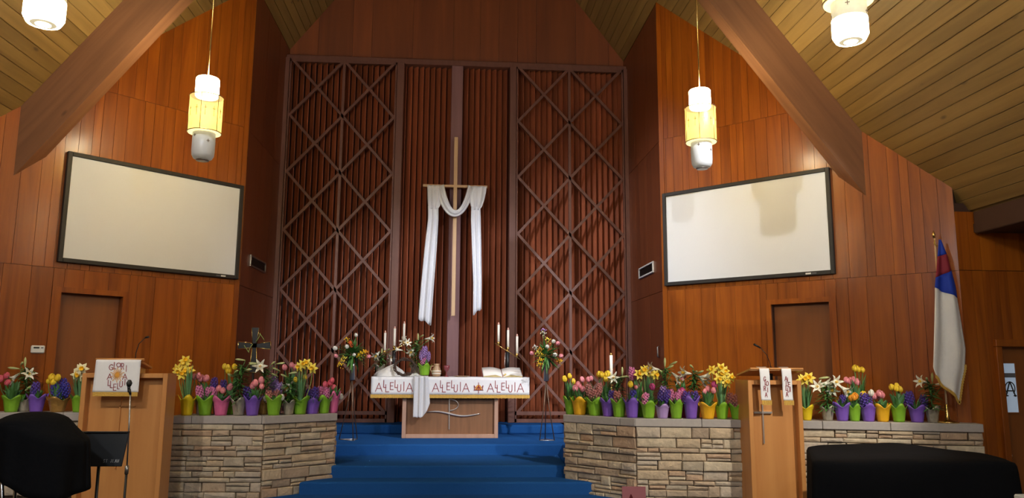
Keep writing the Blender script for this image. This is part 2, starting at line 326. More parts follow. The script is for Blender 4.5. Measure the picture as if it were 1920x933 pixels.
def wp(side, t, off, z):                     # point on a slanting wall: t along it, off behind its face
    return (side * (W + (t + off) / S2), YC - (t - off) / S2, z)
def whex(mb, side, t0, t1, o0, o1, zb0, zb1, zt0, zt1):
    p = [wp(side, t0, o0, zb0), wp(side, t1, o0, zb1), wp(side, t1, o1, zb1), wp(side, t0, o1, zb0), wp(side, t0, o0, zt0), wp(side, t1, o0, zt1), wp(side, t1, o1, zt1), wp(side, t0, o1, zt0)]
    if side < 0: p = [p[1], p[0], p[3], p[2], p[5], p[4], p[7], p[6]]
    return mb.hexa(p)
def rz_t(t): return roofz(W + t / S2)
DOORS = {-1: (1.51, 2.40, 1.585, 2.30), 1: (1.571, 2.483, 1.634, 2.396)}
for side, nm in ((-1, 'left'), (1, 'right')):
    d0, d1, i0, i1 = DOORS[side]
    mb = MB()
    whex(mb, side, -0.02, i0, 0.016, 0.26, 0, 0, rz_t(0), rz_t(i0)); whex(mb, side, i1, TE, 0.016, 0.26, 0, 0, rz_t(i1), rz_t(TE)); whex(mb, side, i0, i1, 0.016, 0.26, 2.72, 2.72, rz_t(i0), rz_t(i1))
    wall = struct(mb.build('wall_' + nm, 'backing'), 'reddish plank wall slanting beside the chancel recess, %s side' % nm)
    rw = random.Random(11 + side)
    for (za, zb, lo) in ((ZF, 3.0, .17), (3.0, 5.32, .10), (5.32, 9.0, .10)):
        t = 0.0
        while t < TE - 0.01:
            w = rw.choice([lo, lo * 1.3, lo * 1.7, lo * 2.1, lo * 1.5]); t2 = min(t + w, TE)
            if TE - t2 < 0.05: t2 = TE
            cuts = [(t, t2, za)]
            if za < 1:                        # planks stop at the door casing
                cuts = []
                if t < d0: cuts.append((t, min(t2, d0), za))
                if t2 > d1: cuts.append((max(t, d1), t2, za))
                if t2 > d0 and t < d1: cuts.append((max(t, d0), min(t2, d1), 2.775))
            for a, b_, zl in cuts:
                if b_ - a < 0.02: continue
                zt0, zt1 = min(zb - .004, rz_t(a)), min(zb - .004, rz_t(b_))
                if zt0 <= zl + .01: continue
                g = 0.0018; pr = rw.uniform(0, 0.003)
                whex(MB_ := MB(), side, a + g, b_ - g, -pr, 0.015, zl, zl, max(zt0, zl), max(zt1, zl)); MB_.build('plank', 'wall_wood', wall)
            t = t2
    whex(mb := MB(), side, 0.0, 0.075, -0.012, -0.0035, ZF, ZF, rz_t(0) - .02, rz_t(.075) - .02); mb.build('corner_board', 'wall_wood', wall)
    # door in the slanting wall
    n = 1 if side < 0 else 2
    dr = struct(thing('door_%d' % n, 'plain dark wooden door in the slanting wall under the %s screen' % nm, None), None)
    whex(mb := MB(), side, i0, i1, 0.10, 0.14, ZF, ZF, 2.71, 2.71); mb.build('door_leaf', 'door_wood', dr)
    whex(mb := MB(), side, d0, i0, -0.022, 0.12, ZF, ZF, 2.775, 2.775); mb.build('casing', 'wall_wood', dr)
    whex(mb := MB(), side, i1, d1, -0.022, 0.12, ZF, ZF, 2.775, 2.775); mb.build('casing', 'wall_wood', dr)
    whex(mb := MB(), side, i0, i1, -0.022, 0.12, 2.71, 2.71, 2.775, 2.775); mb.build('casing', 'wall_wood', dr)
    kx = i1 - .06 if side < 0 else i0 + .06
    MB().ball(wp(side, kx, 0.06, 1.70), 0.028).build('door_knob', 'brass', dr)
    # recess side wall
    mb = MB(); mb.box((side * (W + .12), (YC + YB) / 2 + .05, 3.8), (0.2, YB - YC + .1, 7.5))
    rwall = struct(mb.build('wall_recess_' + nm, 'backing'), 'dark panelled side wall of the chancel recess, %s side' % nm)
    for za, zb in ((ZF, 2.995), (3.0, 5.30), (5.305, 7.55)):
        for ya, yb in ((YC + .012, 11.92), (11.925, 12.72), (12.725, YB - .005)):
            MB().box((side * (W + .01), (ya + yb) / 2, (za + zb) / 2), (0.022, yb - ya - .002, zb - za - .002)).build('panel', 'panel_wood', rwall)
    MB().box((side * (W - .035), YB - .28, 4.05), (0.07, 0.07, 6.5)).build('corner_post', 'lattice_wood', rwall)
    # closing walls of the nave
    mb = MB(); x0, x1 = W + TE / S2, 8.3
    hx = 6.19
    if side > 0:
        mb.box((side * (x0 + hx) / 2, 8.373 + .13, 1.9), (hx - x0, 0.22, 3.8)); mb.box((side * (7.15 + x1) / 2, 8.503, 1.9), (x1 - 7.15, 0.22, 3.8)); mb.box((side * (hx + 7.15) / 2, 8.503, 2.98), (7.15 - hx, 0.22, 1.64))
    else: mb.box((side * (x0 + x1) / 2, 8.503, 1.9), (x1 - x0, 0.22, 3.8))
    ewall = struct(mb.build('wall_exit_' + nm, 'backing'), 'plank wall facing the nave, %s end' % nm)
    x = x0
    while x < x1 - .02:
        w = rw.choice([.11, .15, .19, .13]); x2 = min(x + w, x1)
        for a, b_, zl in ([(x, min(x2, hx), 0)] if x < hx else []) + ([(max(x, 7.15), x2, 0)] if x2 > 7.15 else []) + ([(max(x, hx), min(x2, 7.15), 2.2)] if x2 > hx and x < 7.15 else []):
            if b_ - a > .02: MB().box((side * (a + b_) / 2, 8.373 + .008, (zl + 3.0) / 2), (b_ - a - .003, .015, 3.0 - zl - .003)).build('plank', 'wall_wood', ewall)
        MB().box((side * (x + x2) / 2, 8.373 + .008, 3.35), (x2 - x - .003, .015, .69)).build('plank', 'wall_wood', ewall)
        x = x2
    struct(MB().box((side * 8.3, 2.0, 1.75), (0.2, 13, 3.5)).build('wall_side_' + nm, 'plaster'), 'plastered aisle wall, %s side' % nm)
    struct(MB().box((side * 7.2, 2.0, 3.5), (2.3, 13, 0.1)).build('ceiling_aisle_' + nm, 'backing'), 'dark flat ceiling over the aisle, %s side' % nm)
    struct(MB().box((side * 6.12, 1.95, 3.56), (0.16, 12.8, 0.26), .01).build('trim_eave_' + nm, 'backing'), 'dark eave beam where the roof meets the aisle, %s side' % nm)
    # roof deck with boards
    ang = math.atan(1.31); mb = MB(); e = 0.03
    P = [(0, -4.5, roofz(0) + e), (side * 6.2, -4.5, roofz(6.2) + e), (side * 6.2, 13.7, roofz(6.2) + e), (0, 13.7, roofz(0) + e)]
    Q = [(p[0] + side * .08, p[1], p[2] + .1) for p in P]
    deck = struct(mb.hexa(P + Q).build('ceiling_' + nm, 'pine_board'), 'sloping pine board ceiling, %s side' % nm)
    bw = 0.092 / math.cos(ang)
    bme = MB().box((0, 4.5, 0), (bw - .006, 18.1, 0.026), .003).mesh('ceiling_board', 'pine_board')
    x = 1.95
    while x < 6.05:
        o = put('board', bme, deck, (side * x, 0, roofz(x) + .012)); o.rotation_euler = (0, side * ang, 0); x += 0.092
    # glulam beam
    mb = MB(); xb0, xb1 = 5.165, 4.945
    zb = lambda q: 3.987 - 1.31 * (q - 5.177)
    pts = [(side * 0, 9.05, zb(0)), (side * xb0, 9.05, zb(xb0)), (side * xb1, 9.27, zb(xb1)), (0, 9.27, zb(0)), (0, 9.05, roofz(0)), (side * xb0, 9.05, roofz(xb0)), (side * xb1, 9.27, roofz(xb1)), (0, 9.27, roofz(0))]
    if side < 0: pts = [pts[i] for i in (1, 0, 3, 2, 5, 4, 7, 6)]
    Rb = Matrix.Rotation(side * ang, 3, 'Y'); Rbi = Rb.inverted(); mb.hexa([tuple(Rbi @ Vector(q)) for q in pts]); o = mb.build('roof_beam', 'beam_wood'); o.rotation_euler = (0, side * ang, 0); tag(o, 'heavy laminated timber beam running down the roof to the %s slanting wall' % nm, 'beam', 'sloping roof beams'); o['kind'] = 'structure'
# back of nave
struct(MB().add([(-8.3, -4.5, 0), (8.3, -4.5, 0), (8.3, -4.5, 3.6), (6.2, -4.5, 3.6), (0, -4.5, roofz(0)), (-6.2, -4.5, 3.6), (-8.3, -4.5, 3.6)], [(0, 1, 2, 3, 4, 5, 6)]).build('wall_rear', 'plaster'), 'plaster wall at the rear of the nave')
# chancel back wall: slats, gable boards, header, posts
bw_ = struct(MB().box((0, YB + .1, 4.6), (6.6, 0.16, 9.2)).add([(-3.3, YB + .02, 9.2), (3.3, YB + .02, 9.2), (0, YB + .02, 11.7)], [(0, 1, 2)]).build('wall_back', 'shadow_gap'), 'chancel back wall of vertical wooden slats with plank gable')
sme = MB().box((0, 0, 4.105), (0.128, 0.018, 6.35), .002).mesh('slat', 'slat_wood')
x = -3.03
while x < 3.06:
    put('slat', sme, bw_, (x, 13.41, 0), (0, 0, -math.radians(50))); x += 0.102
x = -3.085; rw = random.Random(4)
while x < 3.08:
    x2 = min(x + rw.choice([.35, .5, .62, .75]), 3.085)
    if 3.085 - x2 < .15: x2 = 3.085
    pts = [(x + .002, 7.38), (x2 - .002, 7.38), (x2 - .002, roofz(x2))] + ([(0, roofz(0))] if x < 0 < x2 else []) + [(x + .002, roofz(x))]
    n = len(pts); mb = MB().add([(a, YB - .02, z) for a, z in pts] + [(a, YB + .015, z) for a, z in pts], [tuple(range(n)), tuple(range(n, 2 * n))[::-1]] + [(i, n + i, n + (i + 1) % n, (i + 1) % n) for i in range(n)])
    mb.build('plank', 'gable_wood', bw_); x = x2
MB().box((0, 13.36, 7.325), (6.17, 0.24, 0.10), .008).build('header', 'lattice_wood', bw_)
MB().box((-1.047, 13.32, 4.105), (0.128, 0.26, 6.35), .006).build('pilaster', 'lattice_wood', bw_)
MB().box((0.985, 13.32, 4.105), (0.118, 0.26, 6.35), .006).build('pilaster', 'lattice_wood', bw_)
MB().box((-0.028, 13.36, 4.105), (0.205, 0.20, 6.35), .006).build('center_post', 'post_wood', bw_)
for side, xa, xb, xm, nm in ((-1, -3.0, -1.115, -2.05, 'left'), (1, 1.048, 3.0, 2.01, 'right')):
    lp = thing('lattice_panel', 'tall diamond lattice of brown bars over the slats, %s of the cross' % nm, 'lattice', (xm, 13.2, 0.93), 0, 'lattice panels flanking the cross')
    zs = [7.27 - i * 1.03 for i in range(7)]
    L_ = lambda x_, z_: (x_ - xm, 0, z_ - 0.93)
    def bar(nm_, a, b_, w, d=.05, yo=0): mb = MB(); mb.bar((a[0], yo, a[2]), (b_[0], yo, b_[2]), w, d); mb.build(nm_, 'lattice_wood', lp)
    bar('stile', L_(xa + .012, 7.27), L_(xa + .012, 0.94), .024); bar('stile', L_(xb - .012, 7.27), L_(xb - .012, .94), .024)
    bar('rail', L_(xa, zs[0] - .02), L_(xb, zs[0] - .02), .05); bar('rail', L_(xa, zs[6]), L_(xb, zs[6]), .06); bar('rail', L_(xa, .965), L_(xb, .965), .06)
    bar('center_bar', L_(xm, 7.27), L_(xm, zs[6]), .046, .05, .003)
    for i in range(6):
        for p, q in ((xa + .03, xm), (xm, xb - .03)):
            bar('diagonal_bar', L_(p, zs[i]), L_(q, zs[i + 1]), .046, .042, -.001); bar('diagonal_bar', L_(q, zs[i]), L_(p, zs[i + 1]), .046, .042, .004)
# vents
for side, nm in ((-1, 'left'), (1, 'right')):
    v = thing('wall_vent', 'small louvred air vent on the %s recess wall' % nm, 'vent', (side * 3.083, 12.05, 3.42), 0, 'air vents')
    s = -side
    for yy, zz, dy, dz in ((0, .075, .92, .025), (0, -.075, .92, .025), (-.4475, 0, .025, .125), (.4475, 0, .025, .125)): MB().box((s * .012, yy, zz), (.024, dy, dz), .003).build('frame', 'dull_steel' if side < 0 else 'linen', v)
    MB().box((s * .004, 0, 0), (.004, .87, .125)).build('backing', 'black_frame', v)
    for k in range(5): MB().box((s * .012, 0, -.05 + k * .025), (.012, .87, .004), 0, Matrix.Rotation(s * .6, 3, 'Y')).build('louvre', 'black_metal', v)
tag(MB().tube([(3.07, 11.37, 2.02), (3.05, 11.37, 2.03), (3.05, 11.37, 2.17), (3.07, 11.37, 2.18)], .012, 8).build('pull_handle', 'dull_steel'), 'small steel pull handle on the right recess wall', 'handle')
# exit door
dr = struct(thing('door_3', 'brown exit door with a narrow window at the far right', None, (6.67, 8.37, 0)))
MB().box((0, .19, 1.15), (1.1, .04, 2.3)).build('backing', 'backing', dr)  # unseen dark board added to stop daylight leaking in round the door
MB().box((0, .07, 1.068), (.90, .04, 2.12)).build('door_leaf', 'door_wood', dr)
for xx in (-.475, .475): MB().box((xx, .03, 1.06), (.07, .16, 2.12), .005).build('casing', 'wall_wood', dr)
MB().box((0, .03, 2.165), (1.02, .16, .085), .005).build('casing', 'wall_wood', dr)
wn = MB().box((-.325, .045, 1.66), (.155, .012, .55)).build('window_pane', 'window_glass', dr)
for xx in (-.4085, -.2415): MB().box((xx, .043, 1.66), (.012, .024, .574)).build('window_bead', 'door_wood', dr)
for zz in (1.379, 1.941): MB().box((-.325, .043, zz), (.155, .024, .012)).build('window_bead', 'door_wood', dr)
mb = MB(); y0 = .036
for a, b_ in (((-.385, 1.56), (-.325, 1.73)), ((-.325, 1.73), (-.268, 1.56)), ((-.365, 1.625), (-.288, 1.625)), ((-.395, 1.57), (-.355, 1.57)), ((-.29, 1.57), (-.255, 1.57))): mb.bar((a[0], y0, a[1]), (b_[0], y0, b_[1]), .014, .004)
pr_ = [(-.325 + .058 * math.sin(t), 1.655 + .07 * math.cos(t)) for t in [i * .28 - 2.52 for i in range(19)]]
for p, q in zip(pr_, pr_[1:]): mb.bar((p[0], y0 + .003, p[1]), (q[0], y0 + .003, q[1]), .012, .004)
mb.build('alpha_omega_sign', 'black_frame', dr)
MB().box((-.325, .0385, 1.80), (.155, .002, .05)).build('window_band', 'grey_print', dr)
MB().ball((-.40, .03, .91), .022).build('door_knob', 'chrome', dr)

# ---------------------------------------------------------------- stone rails
def offset(poly, d):
    out = []
    for i, p in enumerate(poly):
        ns = []
        for a, b_ in ((i - 1, i), (i, i + 1)):
            if 0 <= a and b_ < len(poly):
                dx, dy = poly[b_][0] - poly[a][0], poly[b_][1] - poly[a][1]; l = math.hypot(dx, dy); ns.append((-dy / l, dx / l))
        nx, ny = sum(q[0] for q in ns) / len(ns), sum(q[1] for q in ns) / len(ns); l2 = nx * nx + ny * ny
        out.append((p[0] + nx / l2 * d, p[1] + ny / l2 * d))
    return out
def stones(parent, p0, p1, z0, z1, seed, ox, oy, extra0=0.0, extra1=0.0):
    r = random.Random(seed); dx, dy = p1[0] - p0[0], p1[1] - p0[1]; ln = math.hypot(dx, dy); ux, uy = dx / ln, dy / ln; nx, ny = uy, -ux
    def one(s0, s1, a, b_):
        g = 0.004; pr = r.uniform(0.008, 0.044); c = min(.012, (b_ - a) * .22)
        j = lambda k=.006: r.uniform(-k, k)
        q = [(s0 + g, a + g), (s1 - g, a + g), (s1 - g, b_ - g), (s0 + g, b_ - g)]
        q = [(u + j(.004), v_ + j(.003)) for u, v_ in q]
        cu, cv = sum(k[0] for k in q) / 4, sum(k[1] for k in q) / 4
        ins = [(u + (c if u < cu else -c), v_ + (c if v_ < cv else -c)) for u, v_ in q]
        def P(u, v_, d): return (p0[0] + ux * u + nx * d - ox, p0[1] + uy * u + ny * d - oy, v_)
        V = [P(u, v_, -.06) for u, v_ in q] + [P(u, v_, pr - c * .7 + j(.003)) for u, v_ in q] + [P(u, v_, pr + j(.004)) for u, v_ in ins]
        V.append(P(cu + j(.02), cv, pr + r.uniform(0, .008)))
        Fs = [(0, 1, 5, 4), (1, 2, 6, 5), (2, 3, 7, 6), (3, 0, 4, 7), (4, 5, 9, 8), (5, 6, 10, 9), (6, 7, 11, 10), (7, 4, 8, 11), (8, 9, 12), (9, 10, 12), (10, 11, 12), (11, 8, 12)]
        MB().add(V, Fs).build('stone', 'ledgestone', parent)
    z = z1
    while z > z0 + .03:
        h = r.choice([.055, .07, .09, .11, .13]); zb = max(z0, z - h)
        if zb - z0 < .05: zb = z0
        s = -extra0
        while s < ln + extra1 - .01:
            w = r.choice([.13, .20, .28, .36, .46, .24]); e = min(s + w, ln + extra1)
            if ln + extra1 - e < .09: e = ln + extra1
            hh = z - zb
            if hh > .085 and r.random() < .4:
                k = zb + hh * r.choice([.38, .5, .62]); one(s, e, k, z)
                if e - s > .25 and r.random() < .5: m_ = s + (e - s) * r.uniform(.35, .65); one(s, m_, zb, k); one(m_, e, zb, k)
                else: one(s, e, zb, k)
            else: one(s, e, zb, z)
            s = e
        z = zb
def rail(nm, label, poly, ztop, zb, depth, joints, seed, ends=(False, False), zst=None):
    ox, oy = poly[0]
    loc = lambda L: [(x_ - ox, y_ - oy) for x_, y_ in L]
    inn = offset(poly, .05); back = offset(poly, depth - .03)
    core = MB().prism(loc(inn) + loc(back)[::-1], 0.0, ztop - .09).build(nm, 'mortar', None, (ox, oy, 0)); struct(core, label)
    fr, bk = offset(poly, -.045), offset(poly, depth)
    cum = 0
    for i in range(len(poly) - 1):
        js = [0] + joints[i] + [1]
        for a, b_ in zip(js, js[1:]):
            ga = 0.0015 if 0 < a else 0; gb = .0015 if b_ < 1 else 0
            lr = lambda P0, P1, k: (P0[0] + (P1[0] - P0[0]) * k - ox, P0[1] + (P1[1] - P0[1]) * k - oy)
            q = [lr(fr[i], fr[i + 1], a + ga), lr(fr[i], fr[i + 1], b_ - gb), lr(bk[i], bk[i + 1], b_ - gb), lr(bk[i], bk[i + 1], a + ga)]
            o = MB().prism(q, ztop - .09, ztop).build('coping_slab', 'coping', core); bevel(o, .006, 1)
        stones(core, poly[i], poly[i + 1], (zst or [zb] * 9)[i], ztop - .092, seed + i, ox, oy)
    if ends[0]: stones(core, back[0], poly[0], zb, ztop - .092, seed + 7, ox, oy)
    if ends[1]: stones(core, poly[-1], back[-1], zb, ztop - .092, seed + 8, ox, oy)
    return core
RL = [(-3.30, 9.47), (-2.22, 9.40), (-1.48, 10.0)]
RR = [(1.42, 9.82), (2.15, 9.06), (3.36, 8.86)]
RRF = [(4.0, 8.72), (5.82, 8.20)]
RLF = [(-5.1, 8.92), (-3.95, 8.95)]
rail('wall_rail_left', 'low stone chancel wall left of the steps', RL, 1.27, 0.25, .42, [[.22, .97], []], 21, (True, True))
rail('wall_rail_right', 'low stone chancel wall right of the steps', RR, 1.27, 0.25, .42, [[.8], [.62]], 33, (True, True))
rail('wall_rail_far_right', 'low stone chancel wall behind the covered piano', RRF, 1.27, 0.35, .38, [[.12, .5]], 45)
rail('wall_rail_far_left', 'low stone chancel wall behind the black draped cloth', RLF, 1.335, 0.45, .30, [[.72]], 57)

# ---------------------------------------------------------------- projection screens
for side, t0, t1, z0, z1, nm, lab in ((-1, .045, 2.385, 3.07, 4.432, 'left', 'wide white projection screen in a black frame above the left door'), (1, .055, 2.505, 3.06, 4.457, 'right', 'wide white projection screen with a lamp shadow on it above the right door')):
    s = thing('projection_screen', lab, 'screen', wp(side, (t0 + t1) / 2, 0, z0), 0, 'projection screens'); ox = s.location.copy()
    def H(a, b_, o0, o1, c, d): mb = MB(); whex(mb, side, a, b_, o0, o1, c, c, d, d); mb.v = [(v[0] - ox.x, v[1] - ox.y, v[2] - ox.z) for v in mb.v]; return mb
    f = .052
    H(t0 + f, t1 - f, -.035, -.004, z0 + f, z1 - f).build('screen_surface', 'screen_fabric', s)
    for a, b_, c, d in ((t0, t0 + f, z0, z1), (t1 - f, t1, z0, z1), (t0 + f, t1 - f, z0, z0 + f), (t0 + f, t1 - f, z1 - f, z1)): bevel(H(a, b_, -.06, -.004, c, d).build('frame', 'black_frame', s), .005, 1)
    k = t0 + .28 if side < 0 else t1 - .37
    if side < 0: k = t0 + .20
    H(k, k + .07, -.062, -.059, z0 + .015, z0 + .035).build('logo_plate', 'white_plastic', s); H(k + .08, k + .14, -.062, -.059, z0 + .017, z0 + .033).build('logo_plate', 'grey_print', s)

# ---------------------------------------------------------------- pendants
def pendant(loc, rod, label, near):
    p = thing('pendant_lamp', label, 'lamp', loc, 0, 'hanging pendant lamps')
    MB().tube([(0, 0, .96), (0, 0, rod)], .008, 6).build('rod', 'brass', p)
    MB().tube([(0, 0, .955), (0, 0, 1.0)], [.022, .012], 8).build('cap', 'brass', p)
    MB().lathe([(.118, .735), (.128, .75), (.128, .945), (.118, .96)], 28).build('upper_cylinder', 'lamp_white', p)
    dm = MB().lathe([(.176, .315), (.18, .32), (.18, .73), (.178, .735), (.176, .735), (.174, .73), (.174, .318), (.10, .318), (.10, .315)], 32).build('drum_shade', 'lamp_drum', p)
    lamp('pendant_bulb', 'POINT', (loc[0], loc[1], loc[2] + .58), 150 if not near else 50, (1.0, 0.85, 0.52), None, .07)
    MB().lathe([(.10, .308), (.176, .308), (.176, .312), (.10, .312)], 32).build('diffuser', 'lamp_rim', p)
    for zz in (.315, .735): MB().tube([(.183 * math.cos(i * PI / 16), .183 * math.sin(i * PI / 16), zz) for i in range(33)], .0055, 5, False).build('rim', 'bronze_rod', dm)
    for k in range(6):
        t = k * PI / 3 + (.12 if loc[0] > 0 else .55); MB().tube([(.183 * math.cos(t), .183 * math.sin(t), .315), (.183 * math.cos(t), .183 * math.sin(t), .735)], .004, 5).build('rib', 'bronze_rod', dm)
    for k in range(12):
        t = k * PI / 6 + (.12 if loc[0] > 0 else .55) + .26; rr = .1815; c = Vector((rr * math.cos(t), rr * math.sin(t), .56)); tg = Vector((-math.sin(t), math.cos(t), 0)); nrm = (math.cos(t), math.sin(t), 0)
        mb = MB(); mb.bar(c - Vector((0, 0, .085)), c + Vector((0, 0, .03)), .006, .003, nrm); mb.bar(c - tg * .018, c + tg * .018, .006, .003, nrm); mb.build('cross_mark', 'bronze_rod', dm)
    lc = MB().lathe([(.07, .0), (.10, .012), (.12, .05), (.124, .10), (.124, .32)], 28).build('lower_cylinder', 'lamp_frost_lit' if near else 'lamp_frost', p)
    if near: MB().lathe([(.02, -.004), (.105, .008), (.127, .05), (.127, .17), (.1265, .175)], 28).build('lit_bulb_band', 'lamp_white', lc)
    else: MB().lathe([(.035, -.012), (.07, -.012), (.072, .003), (.035, .003)], 20).build('end_ring', 'dull_steel', lc)
    for k in range(5):
        t = k * 1.25 + .4; c = Vector((.127 * math.cos(t), .127 * math.sin(t), .20 + .06 * (k % 2))); tg = Vector((-math.sin(t), math.cos(t), 0)); nrm = (math.cos(t), math.sin(t), 0)
        mb = MB(); mb.bar(c - Vector((0, 0, .018)), c + Vector((0, 0, .018)), .005, .003, nrm); mb.bar(c - tg * .016, c + tg * .016, .005, .003, nrm); mb.build('cross_mark', 'bronze_rod', lc)
    return p
pendant((-2.875, 8.6, 4.15), roofz(2.875) - 4.15, 'tiered cylinder pendant lamp hanging in front of the left plank wall', False)
pendant((2.895, 8.6, 4.205), roofz(2.895) - 4.205, 'tiered cylinder pendant lamp hanging in front of the right plank wall', False)
pendant((-2.845, 5.15, 4.15), roofz(2.845) - 4.15, 'bright pendant lamp cut off by the top left of the frame', True)
pendant((2.905, 5.17, 4.26), roofz(2.905) - 4.26, 'bright pendant lamp cut off at the top right, against the pine ceiling', True)

# ---------------------------------------------------------------- stroke lettering
GL = {'A': [[(0, 0), (.5, 1), (1, 0)], [(.2, .36), (.8, .36)]], 'L': [[(0, 1), (0, 0), (.8, 0)]], 'E': [[(.85, 1), (0, 1), (0, 0), (.85, 0)], [(0, .52), (.7, .52)]], 'U': [[(0, 1), (0, .25), (.15, .05), (.4, 0), (.65, .05), (.8, .25), (.8, 1)]], 'I': [[(.2, 0), (.2, 1)]],
      'G': [[(.9, .82), (.7, .97), (.45, 1), (.15, .82), (0, .5), (.15, .15), (.5, 0), (.85, .12), (.9, .45), (.55, .45)]], 'O': [[(.5 + .5 * math.sin(i * PI / 8), .5 + .5 * math.cos(i * PI / 8)) for i in range(17)]], 'R': [[(0, 0), (0, 1), (.5, 1), (.72, .9), (.78, .75), (.7, .6), (.5, .5), (0, .5)], [(.4, .5), (.85, 0)]],
      'S': [[(.8, .85), (.55, 1), (.2, .95), (.05, .75), (.3, .55), (.65, .42), (.8, .2), (.55, 0), (.2, .03), (0, .2)]], 'T': [[(0, 1), (.9, 1)], [(.45, 1), (.45, 0)]], 'J': [[(.3, 1), (.8, 1), (.6, 1), (.6, .2), (.4, 0), (.1, .08), (0, .25)]], 'N': [[(0, 0), (0, 1), (.8, 0), (.8, 1)]]}
def glyph(ch, x, z, w, h, th, fn, d=.003):
    """letter strokes in the (x,z) plane, fn maps (x,z) to a local 3D point"""
    mb = MB()
    for st in GL[ch]:
        for p, q in zip(st, st[1:]):
            a, b_ = fn(x + p[0] * w, z + p[1] * h), fn(x + q[0] * w, z + q[1] * h); dv = (Vector(b_) - Vector(a)).normalized() * th * .4
            mb.bar(Vector(a) - dv, Vector(b_) + dv, th, d)
    return mb

# ---------------------------------------------------------------- altar
AX = -0.042
al = thing('altar', 'wooden altar pedestal table with a recessed oak front', 'altar', (AX, 12.25, ZF))
bz = 1.63 - ZF
MB().box((0, .02, bz / 2), (1.42, .40, bz - .002)).build('core', 'altar_oak', al)
MB().box((0, -.195, bz / 2), (1.37, .03, bz - .1)).build('front_panel', 'altar_oak', al)
for xx in (-.705, .705): MB().box((xx, -.02, bz / 2), (.06, .48, bz), .004).build('stile', 'altar_frame_wood', al)
MB().box((0, -.02, .03), (1.35, .48, .06), .004).build('bottom_rail', 'altar_frame_wood', al)
MB().box((0, .02, bz + .033), (2.36, .64, .066), .008).build('tabletop', 'altar_frame_wood', al)
em = MB(); yy = -.225                        # chi-rho style emblem
em.bar((-.015, yy, .13), (-.02, yy, .592), .014, .012)
pts = [(-.02 + (.14 * math.sin(t)), yy, .50 + .086 * math.cos(t)) for t in [i * PI / 14 for i in range(15)]]
pts = [(-.02, yy, .586)] + [(p[0], yy, p[2]) for p in pts[1:-1]] + [(-.02, yy, .414)]
em.tube(pts, .008, 6)
em.tube([(-.36 + .82 * u, yy, .375 + .028 * math.sin(u * 2 * PI + .5) - .02 * u) for u in [i / 20 for i in range(21)]], [.004 + .012 * math.sin(PI * i / 20) ** .5 for i in range(21)], 6)
em.build('emblem', 'silver', al)['label'] = 'silver letter P with a wavy line'
# frontal cloth
cl = thing('altar_frontal', 'white altar cloth lettered ALLELUIA three times with gold fringe', 'cloth', (AX, 12.25, 1.70))
fy = lambda x_, z_: -.335 - .006 * math.sin(x_ * 5 + 1) + .005 * math.sin(x_ * 13) * (z_ / .3)
g = MB().grid(lambda u, v: ((u - .5) * 2.42, fy((u - .5) * 2.42, -v * .265), .004 - v * .265), 60, 6)
solid(g.build('front_drop', 'parament_white', cl), .004)
MB().box((0, -.01, .0025), (2.42, .655, .005)).build('top_cloth', 'parament_white', cl)
fr = MB()
for i in range(121):
    x_ = -1.205 + i * 2.41 / 120; fr.box((x_, fy(x_, -.265) - .002, -.288), (.0185, .007, .05 + .004 * math.sin(i * 2.3)))
fr.build('fringe', 'gold_fringe', cl)['kind'] = 'stuff'
def front(x_, z_): return (x_, fy(x_, z_) - .005, z_)
WORD = [('A', .015, .02, .115, .135), ('L', .155, .085, .05, .115), ('L', .19, .015, .07, .115), ('E', .268, .05, .062, .115), ('L', .348, .085, .05, .115), ('U', .392, .018, .072, .115), ('I', .495, .03, .03, .145), ('A', .54, .02, .115, .135)]
for x0 in (-1.155, -.295, .545):
    for ch, a, z_, w, h in WORD: glyph(ch, x0 + a * .88, -.235 + z_ * .93, w * .88, h * .93, .0095, front).build('letter', 'red_thread', cl)
cr = MB(); cx_, cz_ = .425, -.155
for a, b_ in (((-.075, -.035), (.075, -.035)), ((-.058, -.035), (-.07, .035)), ((.058, -.035), (.07, .035)), ((-.07, .035), (-.045, .0)), ((.07, .035), (.045, .0)), ((0, -.085), (0, .08)), ((-.03, .0), (.03, .0)), ((-.035, -.035), (0, .03)), ((0, .03), (.035, -.035))): cr.bar(front(cx_ + a[0], cz_ + a[1]), front(cx_ + b_[0], cz_ + b_[1]), .008, .004)
cr.v = [(x_, y_ - .004, z_) for x_, y_, z_ in cr.v]; cr.build('crown_emblem', 'red_thread', cl)
mb = MB(); n = 16
mb.add([front(cx_ + .052 * math.cos(i * PI / n), cz_ - .03 + .075 * math.sin(i * PI / n)) for i in range(n + 1)] + [front(cx_, cz_ - .03)], [(i, i + 1, n + 1) for i in range(n)])
mb.build('crown_fill', 'gold_thread', cl)
# sheer cloth over the front
g = MB().grid(lambda u, v: (-.605 + u * (.215 + .03 * v) + .012 * v * math.sin(u * 9), 11.895 - .018 * math.sin(u * 17 + v) - (.02 if v > .02 else 0) + (.10 if v < .01 else 0), 1.722 - v * (.62 - (.21 * max(0, u - .62) / .38 if u > .62 else 0)) + (.006 * math.sin(u * 22) if v > .95 else 0)), 26, 30)
tag(solid(g.build('sheer_scarf', 'sheer'), .003), 'sheer white scarf hanging down over the altar front', 'cloth')
